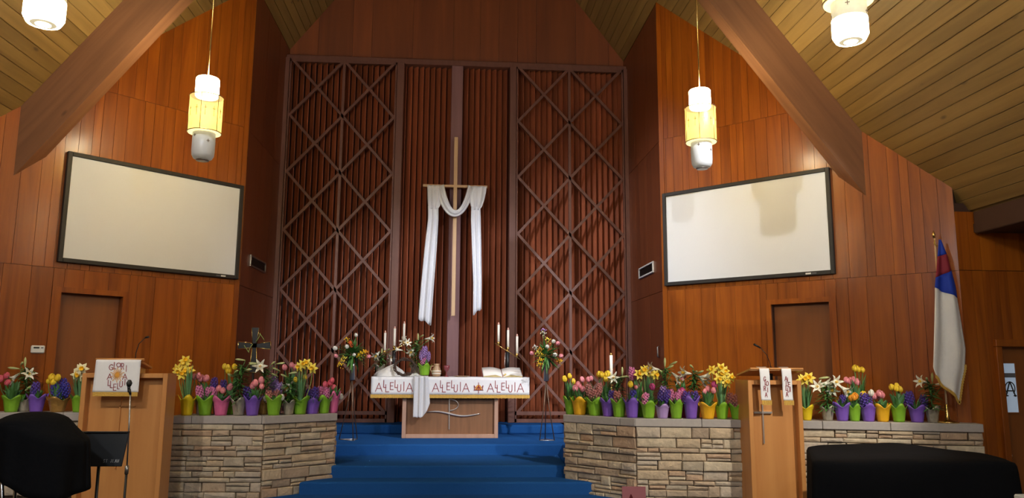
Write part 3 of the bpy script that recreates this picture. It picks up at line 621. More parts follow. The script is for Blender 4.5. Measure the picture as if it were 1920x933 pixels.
# white draped mound
mb = MB().grid(lambda u, v: (-1.01 + .235 * math.cos(2 * PI * u) * (1 - v ** 1.3) * (1 + .10 * math.sin(u * 2 * PI * 5) + .05 * math.sin(u * 2 * PI * 9 + v * 4)) + .06 * v, 12.27 + .20 * math.sin(2 * PI * u) * (1 - v ** 1.6), 1.708 + .19 * v ** .8 + .016 * math.sin(u * 2 * PI * 7 + v * 5) * (1 - v) * min(1, v * 5)), 40, 10)
tag(mb.build('draped_linen', 'linen'), 'mound of crumpled white linen at the left end of the altar', 'cloth')
mb = MB().grid(lambda u, v: (-.62 + .36 * (u - .5) * (1 - .2 * v), 12.19 + .2 * (v - .5), 1.709 + .05 * math.sin(PI * u) * math.sin(PI * v) + .008 * math.sin(u * 23) * math.sin(PI * v)), 30, 10)
tag(mb.build('draped_linen', 'linen'), 'flat fold of white linen under the small green pot', 'cloth')
# crown of thorns
ct = thing('crown_of_thorns', 'woven dark crown of thorns leaning on the white linen', 'crown', (-.762, 12.08, 1.712)); r_ = random.Random(3)
tilt = Matrix.Rotation(math.radians(52), 3, 'X')
for k in range(7):
    ph, am, rr = r_.uniform(0, 6), r_.uniform(.008, .02), .155 + r_.uniform(-.014, .014)
    pts = [tilt @ Vector(((rr + am * math.sin(5 * t + ph)) * math.cos(t), (rr + am * math.sin(4 * t + ph)) * math.sin(t), am * math.cos(6 * t + ph * 2))) + Vector((0, 0, .14)) for t in [i * 2 * PI / 36 for i in range(37)]]
    MB().tube(pts, .0065, 5, False).build('vine', 'thorn', ct)
mb = MB()
for k in range(70):
    t = r_.uniform(0, 2 * PI); p = Vector((.155 * math.cos(t), .155 * math.sin(t), r_.uniform(-.015, .015))); d = Vector((p.x * r_.choice([-1.5, 1.5]), p.y * r_.choice([-1.5, 1.5]), r_.uniform(-.2, .2))).normalized() * .045
    mb.tube([tilt @ p + Vector((0, 0, .14)), tilt @ (p + d) + Vector((0, 0, .14))], [.004, .0008], 4, False)
mb.build('thorns', 'thorn', ct)['kind'] = 'stuff'
# candelabra with slanting arm and three candles
def candelabrum(base, cands, label):
    c = thing('candelabrum', label, 'candle holder', base, 0, 'three-branched altar candle holders')
    L_ = lambda p: (p[0] - base[0], p[1] - base[1], p[2] - base[2])
    a, b_ = Vector(L_(cands[0])), Vector(L_(cands[-1])); dv = (b_ - a).normalized() * .07
    mid = (a + b_) / 2
    MB().tube([a - dv - Vector((0, 0, .02)), b_ + dv - Vector((0, 0, .02))], .008, 6).build('arm', 'brass', c)
    MB().tube([(mid.x, 0, .0), (mid.x, 0, .012), (mid.x, 0, .04)], [.06, .06, .02], 14).build('base', 'black_metal', c)
    MB().tube([(mid.x, 0, .03), (mid.x, 0, mid.z - .03)], [.022, .03], 8).build('stem', 'black_metal', c)
    MB().tube([(mid.x - .03, -.01, .08), (mid.x - .05, -.01, .2), (mid.x - .04, -.005, mid.z - .04)], .005, 5).build('wire', 'silver', c)
    for i, k in enumerate(cands):
        p = Vector(L_(k)); hgt = .335
        MB().tube([p - Vector((0, 0, .025)), p + Vector((0, 0, .005)), p + Vector((0, 0, .04))], [.010, .022, .024], 10).build('cup', 'brass', c)
        cd = MB().tube([p + Vector((0, 0, .02)), p + Vector((0, 0, hgt - .02))], .0195, 10).build('candle', 'wax', c)
        MB().tube([p + Vector((0, 0, hgt - .02)), p + Vector((0, 0, hgt + .005)), p + Vector((0, 0, hgt + .02))], [.016, .012, .003], 8).build('candle_tip', 'wax_tip', cd)
candelabrum((-.955, 12.38, 1.706), [(-1.105, 12.38, 2.075), (-.955, 12.38, 2.145), (-.807, 12.38, 2.225)], 'candle holder rising to the right behind the lilies on the altar')
candelabrum((.865, 12.40, 1.706), [(.712, 12.40, 2.225), (.867, 12.40, 2.14), (1.014, 12.40, 2.04)], 'candle holder falling to the right behind the open book')
# pitcher, chalice, plate
p = thing('pitcher', 'brown glazed pottery pitcher with pale bands on the altar', 'pitcher', (-.27, 12.12, 1.7065))
MB().lathe([(.045, 0), (.062, .02), (.072, .07), (.06, .12), (.042, .155), (.040, .175), (.050, .20), (.044, .20), (.034, .17)], 18).build('body', 'pitcher_glaze', p)
for z_, r2 in ((.05, .0715), (.085, .0705)): MB().lathe([(r2 - .004, z_ - .012), (r2 + .001, z_ - .008), (r2 + .001, z_ + .008), (r2 - .004, z_ + .012)], 18).build('glaze_band', 'pitcher_band', p)
MB().tube([(-.04, 0, .165), (-.085, 0, .16), (-.095, 0, .11), (-.066, 0, .06)], .009, 7).build('handle', 'pitcher_glaze', p)
tag(MB().lathe([(.040, 0), (.038, .006), (.010, .02), (.008, .07), (.03, .095), (.046, .13), (.05, .175), (.046, .175), (.04, .13), (.001, .10)], 18).build('chalice', 'ruby_glass', None, (-.115, 12.12, 1.7065)), 'small dark red chalice beside the pottery pitcher', 'chalice')
tag(MB().lathe([(.09, 0), (.125, .012), (.13, .016), (.122, .016), (.08, .006)], 24).build('plate', 'pitcher_glaze', None, (.12, 12.12, 1.7065)), 'flat brown pottery plate between the chalice and the book', 'plate')
# bible on stand
bk = thing('open_book', 'large open book with white pages resting on a stand on the altar', 'book', (.755, 12.14, 1.7065), math.radians(4))
tl = Matrix.Rotation(math.radians(24), 3, 'X')
def tp(p, off=(0, 0, .045)): q = tl @ Vector(p); return (q.x + off[0], q.y + off[1], q.z + off[2])
for s in (-1, 1):
    mb = MB(); f = lambda u, v, top: tp((s * (.006 + .30 * u), -.14 + .30 * v, (.012 + .045 * math.sin(min(1, u * 1.25) * PI * .62) * (1 - .35 * u)) if top else .004))
    n = 12
    T = [f(i / n, j, True) for i in range(n + 1) for j in (0, 1)]; B = [f(i / n, j, False) for i in range(n + 1) for j in (0, 1)]; o_ = len(T)
    fs = []
    for i in range(n):
        a = 2 * i; fs += [(a, a + 2, a + 3, a + 1), (o_ + a, o_ + a + 1, o_ + a + 3, o_ + a + 2), (a, o_ + a, o_ + a + 2, a + 2), (a + 1, a + 3, o_ + a + 3, o_ + a + 1)]
    fs += [(2 * n, o_ + 2 * n, o_ + 2 * n + 1, 2 * n + 1)]
    mb.add(T + B, fs, True); pg = mb.build('page_block', 'page', bk)
    MB().add([tp((s * .01, -.1415, .006)), tp((s * .306, -.1415, .006)), tp((s * .306, -.1415, .03)), tp((s * .12, -.1415, .052)), tp((s * .01, -.1415, .018))], [(0, 1, 2, 3, 4)]).build('page_edges', 'book_edge', pg)
mb = MB(); mb.box((0, 0, 0), (.64, .31, .008)); mb.v = [tp((x_, y_ + .01, z_)) for x_, y_, z_ in mb.v]; mb.build('cover', 'book_cover', bk)
MB().box((0, .06, .018), (.30, .20, .036), .006).build('stand', 'brass', bk)
MB().tube([(.02, -.10, .0), (.02, -.10, .03), (.05, -.11, .05)], .012, 7).build('stand_foot', 'brass', bk)

# ---------------------------------------------------------------- cross with drape
CX = -.03; CY = 13.10
c = thing('wooden_cross', 'slender pale wooden cross mounted on the centre post', 'cross', (CX, CY, 2.72))
MB().box((0, 0, 1.58), (.064, .045, 3.16), .005).build('upright', 'cross_wood', c)
MB().box((-.0, -.002, 2.27), (1.13, .040, .045), .004).build('crossbar', 'cross_wood', c)
for z_ in (.6, 2.6): MB().box((0, .09, z_), (.04, .14, .06)).build('bracket', 'bronze_rod', c)
d = thing('white_drape', 'long white cloth swagged over the crossbar with two hanging tails', 'cloth', (CX, CY - .03, 4.97))
k = .00288
def zx(px_): return (px_ - 228) * k
def zz_(py_): return (48 - py_) * k
def interp(P, t):
    for a, b_ in zip(P, P[1:]):
        if t <= b_[0]:
            u = (t - a[0]) / (b_[0] - a[0]); return a[1] + (b_[1] - a[1]) * u
    return P[-1][1]
# tails: (left edge, right edge) by height
TL = ([(172, 66), (250, 68), (420, 52), (640, 36), (850, 24)], [(172, 128), (250, 130), (420, 124), (640, 112), (885, 100)])
TR = ([(172, 326), (250, 325), (420, 333), (640, 344), (825, 345)], [(172, 380), (250, 384), (420, 389), (640, 394), (786, 394)])
for T, bl, br in ((TL, 850, 886), (TR, 826, 786)):
    def ft(u, v, T=T, bl=bl, br=br):
        bot = bl + (br - bl) * u + 6 * math.sin(u * 9); y_ = 172 + (bot - 172) * v
        xl, xr = interp(T[0], min(y_, T[0][-1][0])), interp(T[1], min(y_, T[1][-1][0]))
        return (zx(xl + (xr - xl) * u), -.03 - .028 * math.sin(u * 4.2 * PI + .4) * (.5 + .5 * v) - .02, zz_(y_))
    solid(MB().grid(ft, 30, 24).build('tail', 'white_cloth', d), .004)
# gathered loops over the bar
GLl = ([(36, 58), (80, 60), (130, 62), (172, 66), (190, 76)], [(36, 150), (80, 150), (130, 148), (172, 138), (190, 124)])
GLr = ([(36, 300), (80, 305), (130, 314), (172, 324), (190, 336)], [(36, 418), (80, 414), (130, 404), (172, 390), (190, 374)])
for G in (GLl, GLr):
    def fg(u, v, G=G):
        y_ = 36 + 154 * v; xl, xr = interp(G[0], y_), interp(G[1], y_)
        return (zx(xl + (xr - xl) * u), -.045 - .055 * math.sin(PI * min(1, v * 1.02)) * math.sin(PI * (.1 + .8 * u)) - .012 * math.sin(u * 19) * (1 - .5 * v) + (.07 if v == 0 else 0), zz_(y_))
    solid(MB().grid(fg, 30, 14).build('gathered_loop', 'white_cloth', d), .004)
def fs_(u, v):
    w = 4 * u * (1 - u)
    top = 38 + 160 * w ** .92; bot = 60 + 180 * w ** .62
    xt = 160 + 145 * u; xb = 118 + 216 * u
    x_ = xt + (xb - xt) * v; y_ = top + (bot - top) * v
    return (zx(x_), -.05 - .05 * w - .05 * math.sin(PI * v) - .010 * math.sin(v * 15), zz_(y_))
solid(MB().grid(fs_, 34, 16).build('swag', 'white_cloth', d), .004)

# ---------------------------------------------------------------- lecterns
def lectern(nm, label, loc, w, dep, h, group):
    l = thing(nm, label, 'lectern', loc, 0, group); s = .05
    for xx in (-w / 2 + s / 2, w / 2 - s / 2): MB().box((xx, dep / 2, h / 2), (s, dep, h), .004).build('side_panel', 'maple', l)
    MB().box((0, dep / 2, h - s / 2), (w - 2 * s, dep, s), .004).build('top_rail', 'maple', l)
    MB().box((0, .115, (h - s) / 2), (w - 2 * s, .03, h - s)).build('front_panel', 'maple', l)
    return l
ll = lectern('lectern', 'wide pale wooden lectern hung with a white gold-fringed banner', (-3.585, 8.75, 0), .905, .28, 1.765, 'chancel lecterns')
mb = MB(); mb.box((-.045, .12, 1.855), (.46, .28, .022), .004, Matrix.Rotation(math.radians(-12), 3, 'X')); mb.build('desk_board', 'maple', ll)
for xx in (-.2, .1): MB().box((xx, .16, 1.80), (.03, .18, .08)).build('desk_support', 'maple', ll)
MB().tube([(-.30, -.045, 1.915), (.205, -.045, 1.915)], .014, 8).build('dowel', 'maple', ll)
mb = MB(); mb.bar((-.20, .09, 1.41), (.10, .09, 1.41), .014, .02); mb.bar((-.06, .09, .75), (-.06, .09, 1.5), .012, .02); mb.build('cross_emblem', 'maple', ll)
bn = thing('lectern_banner', 'white banner reading GLORIA ALLELUIA around a gold sunburst', 'banner', (-3.635, 8.70, 1.925))
by = lambda x_, z_: -.022 - .012 * math.sin((z_ + .1) * 4) - .004 * math.sin(x_ * 14)
solid(MB().grid(lambda u, v: ((u - .5) * (.47 + .01 * v) - .012 * v, by((u - .5) * .47, -v * .36) + (.05 if v == 0 else 0), -v * .36), 16, 16).build('banner_cloth', 'parament_white', bn), .004)
fr = MB()
for i in range(31):
    x_ = -.235 + i * .455 / 30 - .005; fr.box((x_, by(x_, -.36), -.382), (.014, .006, .045))
fr.build('fringe', 'gold_fringe', bn)['kind'] = 'stuff'
bf = lambda x_, z_: (x_, by(x_, z_) - .006, z_)
for ch, x_, z_, w, h in (('G', -.095, -.125, .045, .06), ('L', -.042, -.110, .028, .07), ('O', -.016, -.090, .042, .042), ('R', .034, -.118, .034, .066), ('I', .085, -.140, .02, .066), ('A', -.108, -.225, .05, .06), ('A', .055, -.225, .05, .06), ('L', -.095, -.290, .026, .06), ('L', -.068, -.312, .028, .07), ('E', -.034, -.340, .034, .066), ('L', .008, -.325, .026, .06), ('U', .030, -.305, .036, .062), ('I', .080, -.285, .02, .065)): glyph(ch, x_, z_, w, h, .0055, bf).build('letter', 'red_thread', bn)
mb = MB()
for i in range(20):
    t = i * PI / 10; a = .078 if i % 2 else .055; c0 = (-.003 + .018 * math.cos(t), -.175 + .018 * math.sin(t)); c1 = (-.003 + a * math.cos(t), -.175 + (a + .005) * math.sin(t)); mb.bar(bf(*c0), bf(*c1), .006, .003)
mb.add([bf(-.003 + .02 * math.cos(i * PI / 8), -.175 + .02 * math.sin(i * PI / 8)) for i in range(16)], [tuple(range(16))]); mb.build('sunburst', 'gold_thread', bn)
lr_ = lectern('lectern', 'narrow tall wooden lectern with two white lettered strips and a small cross', (3.638, 8.55, 0), .625, .40, 1.728, 'chancel lecterns')
mb = MB(); mb.box((0, .14, 1.815), (.625, .42, .022), .004, Matrix.Rotation(math.radians(-9), 3, 'X')); mb.v = [(x_, y_, z_) for x_, y_, z_ in mb.v]; mb.build('desk_board', 'maple', lr_)
MB().box((0, .22, 1.765), (.10, .12, .075)).build('desk_support', 'black_metal', lr_)
MB().box((0, -.072, 1.859), (.62, .018, .022), .004).build('book_stop', 'maple', lr_)
mb = MB(); mb.bar((-.225, .085, 1.365), (-.015, .085, 1.365), .022, .03); mb.bar((-.12, .09, 1.02), (-.12, .09, 1.46), .014, .022); mb.build('cross_emblem', 'silver', lr_)
for nm_, x0, lets in (('strip', -.155, [('G', -.02, -.155), ('L', -.005, -.195), ('O', .008, -.205), ('R', -.018, -.26), ('I', .02, -.275), ('A', -.008, -.33)]), ('strip', .10, [('A', -.03, -.15), ('L', .002, -.165), ('L', -.016, -.205), ('E', .008, -.215), ('L', -.02, -.255), ('U', .0, -.275), ('I', .028, -.27), ('A', -.022, -.325)])):
    t_ = thing('lectern_banner', 'narrow white strip reading %s on the right lectern' % ('GLORIA' if x0 < 0 else 'ALLELUIA'), 'banner', (3.638 + x0, 8.46, 1.874), 0, 'banner strips on the narrow lectern')
    sy = lambda x_, z_: .0 + .006 * math.sin(z_ * 16)
    solid(MB().grid(lambda u, v: ((u - .5) * .112 + .012 * v, sy(0, -v * .37) + (.09 if v == 0 else 0), .004 - v * .37), 6, 18).build('strip_cloth', 'parament_white', t_), .004)
    fr = MB()
    for i in range(8): fr.box((-.044 + i * .0145 + .012, sy(0, -.37), -.392), (.0125, .006, .052))
    fr.build('fringe', 'gold_fringe', t_)['kind'] = 'stuff'
    for ch, a, z_ in lets: glyph(ch, a, z_, .026, .05, .0055, lambda x_, z__: (x_ + .008, sy(0, z__) - .005, z__)).build('letter', 'red_thread', t_)
def gooseneck(label, pts, parent_loc):
    g = thing('gooseneck_microphone', label, 'microphone', pts[0]); L_ = [tuple(Vector(p) - Vector(pts[0])) for p in pts]
    MB().tube([L_[0], (L_[0][0], L_[0][1], L_[0][2] + .03)], .014, 8).build('mount', 'black_metal', g)
    MB().tube(L_[:-1], .0045, 6).build('neck', 'black_metal', g)
    MB().tube([L_[-2], L_[-1]], [.010, .013], 8).build('capsule', 'black_metal', g)
gooseneck('thin gooseneck microphone curving left above the narrow lectern', [(3.70, 8.78, 1.85), (3.69, 8.78, 1.93), (3.65, 8.77, 2.02), (3.575, 8.76, 2.10), (3.495, 8.75, 2.14)], None)
gooseneck('thin gooseneck microphone curving right above the wide lectern', [(-3.55, 8.9, 1.862), (-3.55, 8.9, 1.99), (-3.525, 8.9, 2.09), (-3.46, 8.9, 2.16), (-3.42, 8.88, 2.168)], None)

# ---------------------------------------------------------------- flag
fl = thing('flagpole_flag', 'limp white flag with blue canton and red cross on a brass-based pole', 'flag', (5.535, 8.36, 1.2705))
MB().lathe([(.115, 0), (.115, .012), (.10, .022), (.05, .03), (.03, .045), (.026, .09), (.022, .10), (.018, .20), (.013, .205)], 24).build('base', 'brass', fl)
MB().tube([(0, 0, .18), (.02, 0, 2.10)], .011, 8).build('pole', 'cross_wood', fl)
MB().tube([(.01, 0, 2.10), (.01, 0, 2.14), (.01, 0, 2.19)], [.014, .02, .003], 8).build('finial', 'brass', fl)
MB().tube([(.01, -.01, 2.07), (-.01, -.03, 2.03), (.03, -.03, 2.0)], .008, 6).build('cord', 'gold_fringe', fl)
FL_ = [(0, 1757), (.11, 1754), (.31, 1747), (.8, 1742), (.90, 1741), (1, 1746)]; FR_ = [(0, 1761), (.11, 1774), (.31, 1790), (.5, 1799), (.7, 1808), (.82, 1806), (.9, 1800), (1, 1795)]
def flag(u, v):
    xl, xr = interp(FL_, v), interp(FR_, v); px_ = xl + (xr - xl) * u
    zt = 2.075 - v * 1.74 - (.10 * (u - .5) * v ** 3 * 2 if v > .3 else 0) + (.09 * (1 - u) * max(0, v - .85) / .15)
    return ((px_ - 1781) * .00635 + .012 + .084 * zt, -.05 - .03 * math.sin(u * 3.1 * PI + .6 + v * .8) * min(1, v * 2.5) - .03 * v, zt)
def band(nm_, mat_, v0, v1, s0, s1, nv):
    solid(MB().grid(lambda u, v: flag(u, (v0 + s0 * u) + ((v1 + s1 * u) - (v0 + s0 * u)) * v), 26, nv).build(nm_, mat_, fl), .004)
band('canton', 'flag_blue', 0, .115, 0, -.02, 5); band('cross', 'flag_red', .115, .255, -.02, -.05, 6); band('canton', 'flag_blue', .255, .325, -.05, .06, 5); band('field', 'flag_white', .325, 1, .06, 0, 30)
mb = MB()
for i in range(36):
    u = i / 35; p = flag(u, 1.0); mb.box((p[0], p[1], p[2] - .012), (.015, .009, .035))
for i in range(14):
    v = .80 + i * .2 / 13; p = flag(1, v); mb.box((p[0] + .006, p[1], p[2]), (.025, .009, .03))
mb.build('fringe', 'gold_fringe', fl)['kind'] = 'stuff'
# thermostat
s_ = thing('thermostat', 'small white thermostat on the left slanting wall', 'thermostat', wp(-1, 2.49, 0, 2.03), math.radians(45))
MB().box((0, -.014, 0), (.145, .028, .088), .01).build('housing', 'white_plastic', s_); MB().box((-.02, -.0285, .018), (.06, .002, .018)).build('display', 'black_frame', s_); MB().box((.04, -.0285, .018), (.025, .002, .012)).build('button', 'grey_print', s_)
# processional cross behind the left flowers
pc = thing('standing_cross', 'black metal cross with flared gilded-edge arms on a stand behind lilies', 'cross', (-2.69, 10.62, ZF))
MB().lathe([(.14, 0), (.14, .02), (.03, .04), (.02, .06)], 20).build('base', 'black_metal', pc); MB().tube([(0, 0, .04), (0, 0, 1.05)], .016, 8).build('pole', 'black_metal', pc)
def arm(a, b_, w0, w1, mb, t=.03):
    a, b_ = Vector(a), Vector(b_); d_ = (b_ - a).normalized(); s = d_.cross(Vector((0, -1, 0))).normalized(); y_ = Vector((0, t / 2, 0))
    mb.hexa([a - s * w0 - y_, a + s * w0 - y_, a + s * w0 + y_, a - s * w0 + y_, b_ - s * w1 - y_, b_ + s * w1 - y_, b_ + s * w1 + y_, b_ - s * w1 + y_])
mb = MB(); me2 = MB(); cz = 1.345
for b_, l in (((0, 0, 1), .24), ((1, 0, 0), .215), ((-1, 0, 0), .215), ((0, 0, -1), .36)):
    e = Vector((0, 0, cz)) + Vector(b_) * l; arm((0, 0, cz), e, .028, .048, mb)
    s = Vector(b_).cross(Vector((0, -1, 0)))
    for sg in (-1, 1): me2.tube([Vector((0, -.018, cz)) + s * sg * .028 + Vector(b_) * .03, e + s * sg * .05 + Vector((0, -.018, 0))], .0045, 5)
    if b_[2] <= 0: me2.tube([e + s * .05 + Vector((0, -.018, 0)), e - s * .05 + Vector((0, -.018, 0))], .0045, 5)
mb.build('cross_arms', 'black_metal', pc); me2.build('gilt_edge', 'brass', pc)
for a0, sg in ((.02, 1), (.05, -1)):
    MB().tube([(sg * (.02 + .10 * u + .02 * math.sin(u * 7)), -.03, cz + a0 + sg * .03 + .12 * math.sin(u * 3.0) * sg) for u in [i / 10 for i in range(11)]], .004, 5).build('vine_tendril', 'leaf_light', pc)
# tall candle behind the right flowers
tc = thing('floor_candle', 'single tall white candle standing behind the right flower row', 'candle', (2.185, 10.62, ZF))
MB().lathe([(.11, 0), (.11, .015), (.02, .03), (.014, .05)], 18).build('base', 'brass', tc); MB().tube([(0, 0, .03), (0, 0, .88)], .012, 8).build('pole', 'brass', tc); MB().tube([(0, 0, .87), (0, 0, .90)], [.02, .04], 12).build('cup', 'brass', tc)
MB().tube([(0, 0, .90), (0, 0, 1.25)], .022, 12).build('candle', 'wax', tc); MB().tube([(0, 0, 1.25), (0, 0, 1.275), (0, 0, 1.285)], [.017, .017, .004], 10).build('follower', 'brass', tc)

# ---------------------------------------------------------------- microphone and music stands
ms = thing('microphone_stand', 'straight black microphone stand in front of the wide lectern', 'microphone stand', (-2.79, 7.0, 0))
MB().lathe([(.14, 0), (.14, .018), (.03, .035), (.015, .05)], 20).build('base', 'black_metal', ms)
MB().tube([(0, 0, .03), (.0, 0, .95)], .011, 8).build('lower_tube', 'black_metal', ms); MB().tube([(.0, 0, .93), (.0, 0, 1.0)], .017, 8).build('clutch', 'dull_steel', ms); MB().tube([(0, 0, 1.0), (-.02, 0, 1.62)], .007, 8).build('upper_tube', 'dull_steel', ms)
MB().tube([(-.02, 0, 1.60), (-.03, -.01, 1.645)], [.010, .014], 8).build('clip', 'black_metal', ms)
mc = MB().tube([(-.035, .0, 1.62), (-.035, -.01, 1.68)], [.010, .014], 10).build('microphone', 'black_metal', ms); MB().tube([(-.035, -.01, 1.675), (-.03, -.018, 1.70), (-.027, -.022, 1.725)], [.018, .025, .012], 10).build('grille', 'black_frame', mc)
mu = thing('music_stand', 'black music stand lettered ST JEAN in front of the wide lectern', 'music stand', (-2.605, 6.0, 0))
rt = Matrix.Rotation(math.radians(-14), 3, 'X')
mb = MB(); mb.box((0, 0, 0), (.385, .012, .25), .004, rt); mb.v = [(x_ + .002 + (.006 * (z_ / .125)), y_, z_ + 1.24) for x_, y_, z_ in mb.v]; ds = mb.build('desk', 'black_metal', mu)
MB().box((.012, .035, 1.358), (.36, .05, .012), .003).build('desk_lip', 'black_metal', mu)
MB().tube([(0, .03, .25), (0, .03, 1.16)], .012, 8).build('post', 'black_metal', mu); MB().tube([(0, .02, 1.12), (0, .01, 1.2)], .02, 8).build('tilt_joint', 'black_metal', mu)
for a in range(3):
    t = a * 2 * PI / 3 + .5; MB().tube([(0, .03, .3), (.32 * math.cos(t), .03 + .32 * math.sin(t), .012)], .010, 6).build('leg', 'black_metal', mu)
for i, ch in enumerate('ST JEAN'):
    if ch != ' ': glyph(ch, .055 + i * .0165, 1.148, .012, .02, .0028, lambda x_, z_: (x_, (z_ - 1.24) * math.tan(math.radians(14)) - .0085, z_), .001).build('letter', 'silver', ds)

# ---------------------------------------------------------------- covered piano and black cloth
def ring(poly, n):
    P = [Vector((x_, y_)) for x_, y_ in poly]; L = [(P[(i + 1) % len(P)] - P[i]).length for i in range(len(P))]; T = sum(L); out = []
    for k in range(n):
        d_ = T * k / n; i = 0
        while d_ > L[i]: d_ -= L[i]; i += 1
        out.append(P[i].lerp(P[(i + 1) % len(P)], d_ / L[i]))
    for _ in range(3): out = [(out[k - 1] + out[k] * 2 + out[(k + 1) % n]) / 4 for k in range(n)]
    return out
PZ = [(3.07, 6.52), (3.63, 7.83), (4.2, 7.98), (4.85, 7.92), (5.28, 7.45), (5.15, 6.95), (4.93, 6.5)]
rg = ring(PZ, 96); cc = Vector((4.2, 7.1)); V = []; n = 96
lev = [(0.0, 0, 0), (.35, 0, 0), (.7, 0, 0), (.93, .0, 0), (.985, -.010, 0), (1.0, -.035, 0), (1.006, -.09, .2), (1.012, -.3, .6), (1.02, -.6, 1), (1.03, -1.04, 1)]
for f, dz, w in lev:
    for k, p in enumerate(rg):
        q = cc + (p - cc) * (f + .012 * w * math.sin(k * .9) + .008 * w * math.sin(k * 2.1) + (.05 * w * (-dz) if p.x > 4.9 else 0)); x_, y_ = q
        top = 1.075 + .022 * math.exp(-((x_ - 4.45) / .5) ** 2) * min(1, max(0, (y_ - 6.9) / .8)) - .05 * max(0, x_ - 4.6) + .006 * math.sin(x_ * 7) * math.sin(y_ * 5)
        V.append((x_ - cc.x, y_ - cc.y, max(.012, top + dz)))
Fs = [(i * n + k, i * n + (k + 1) % n, (i + 1) * n + (k + 1) % n, (i + 1) * n + k) for i in range(len(lev) - 1) for k in range(n)]
Fs = [f[::-1] for f in Fs]
pi_ = thing('covered_piano', 'grand piano hidden under a black cloth cover at lower right', 'piano', (cc.x, cc.y, 0))
MB().add(V, Fs, True).build('cloth_cover', 'black_cloth', pi_)
for p in ((-.85, -.45), (.55, -.45), (.3, .6)): MB().tube([(p[0], p[1], 0), (p[0], p[1], .5)], [.04, .07], 8).build('leg', 'black_metal', pi_)
MB().prism([((x_ - cc.x) * .94, (y_ - cc.y) * .94) for x_, y_ in PZ][::-1], .5, .98).build('case', 'black_metal', pi_)
# drum with black cloth at left
dk = thing('snare_drum', 'chrome-rimmed drum on a stand at the left edge under a black cloth', 'drum', (-2.89, 5.55, 0))
MB().lathe([(.19, 1.19), (.20, 1.20), (.20, 1.38), (.19, 1.39)], 28).build('shell', 'black_metal', dk)
for z_ in (1.20, 1.38): MB().tube([(.207 * math.cos(i * PI / 14), .207 * math.sin(i * PI / 14), z_) for i in range(29)], .009, 6, False).build('hoop', 'chrome', dk)
for a in range(3):
    t = a * 2 * PI / 3 + .2; MB().tube([(.17 * math.cos(t), .17 * math.sin(t), 1.19), (.06 * math.cos(t), .06 * math.sin(t), .55), (.3 * math.cos(t), .3 * math.sin(t), .012)], .011, 6).build('leg', 'chrome', dk)
for a in range(8):
    t = a * PI / 4; MB().tube([(.212 * math.cos(t), .212 * math.sin(t), 1.21), (.212 * math.cos(t), .212 * math.sin(t), 1.37)], .006, 5).build('tension_rod', 'chrome', dk)
def clothf(u, v):
    t = 2 * PI * u; ca, sa = math.cos(t), math.sin(t); rt_ = max(0, ca) ** 1.3
    fold = 1 + (.05 * math.sin(t * 7) + .035 * math.sin(t * 11 + 1)) * max(0, v - .5) * 2
    R1, R2, y1 = .215, .225 + .125 * rt_, .92
    if v < .4: r_ = R1 * v / .4; z = 1.53 - .055 * (v / .4) ** 3
    elif v < .6: k_ = (v - .4) / .2; r_ = R1 + (R2 - R1) * k_; z = 1.475 - (.03 + .115 * rt_) * k_ ** .8
    else:
        k_ = (v - .6) / .4; r_ = R2 * (1 + .04 * k_); zt = 1.445 - .115 * rt_; zb = 1.01 + .025 * math.sin(3 * t) + .17 * max(0, -math.cos(t - .45)) ** 1.5; z = zt + (zb - zt) * k_
    return (r_ * ca * fold, r_ * sa * fold * y1 * (1.15 if abs(sa) > .3 else 1.15), z)
g = MB().grid(clothf, 72, 22)
bc = g.build('black_drape', 'black_cloth', None, (-2.845, 5.55, 0)); bc.data.flip_normals() if hasattr(bc.data, 'flip_normals') else None
tag(solid(bc, .006), 'black cloth draped over the drum at the left edge', 'cloth')
# pink card sign
pk = thing('card_sign', 'pink card on a thin stand at the bottom of the steps', 'sign', (1.165, 5.0, 0), math.radians(-3))
MB().box((0, 0, 1.0), (.152, .004, .205)).build('card', 'pink_card', pk); MB().tube([(0, .02, .02), (0, .02, .98)], .008, 6).build('pole', 'black_metal', pk); MB().lathe([(.1, 0), (.1, .012), (.02, .02)], 16).build('base', 'black_metal', pk)
MB().add([(-.03, -.003, 1.035), (-.022, -.003, 1.055), (-.017, -.003, 1.055), (-.008, -.003, 1.035), (-.012, -.003, .93), (-.026, -.003, .93)], [(0, 5, 4, 3, 2, 1)]).build('arrow_mark', 'dark_red_ink', pk)
# corner of a white table at lower right
wt = thing('side_table', 'white table corner peeking out beside the covered piano', 'table', (4.63, 5.63, 0))
MB().box((0, 0, .88), (.5, .5, .04), .01).build('table_top', 'white_plastic', wt)
for sx in (-.2, .2):
    for sy in (-.2, .2): MB().tube([(sx, sy, 0), (sx, sy, .87)], .018, 8).build('leg', 'dull_steel', wt)

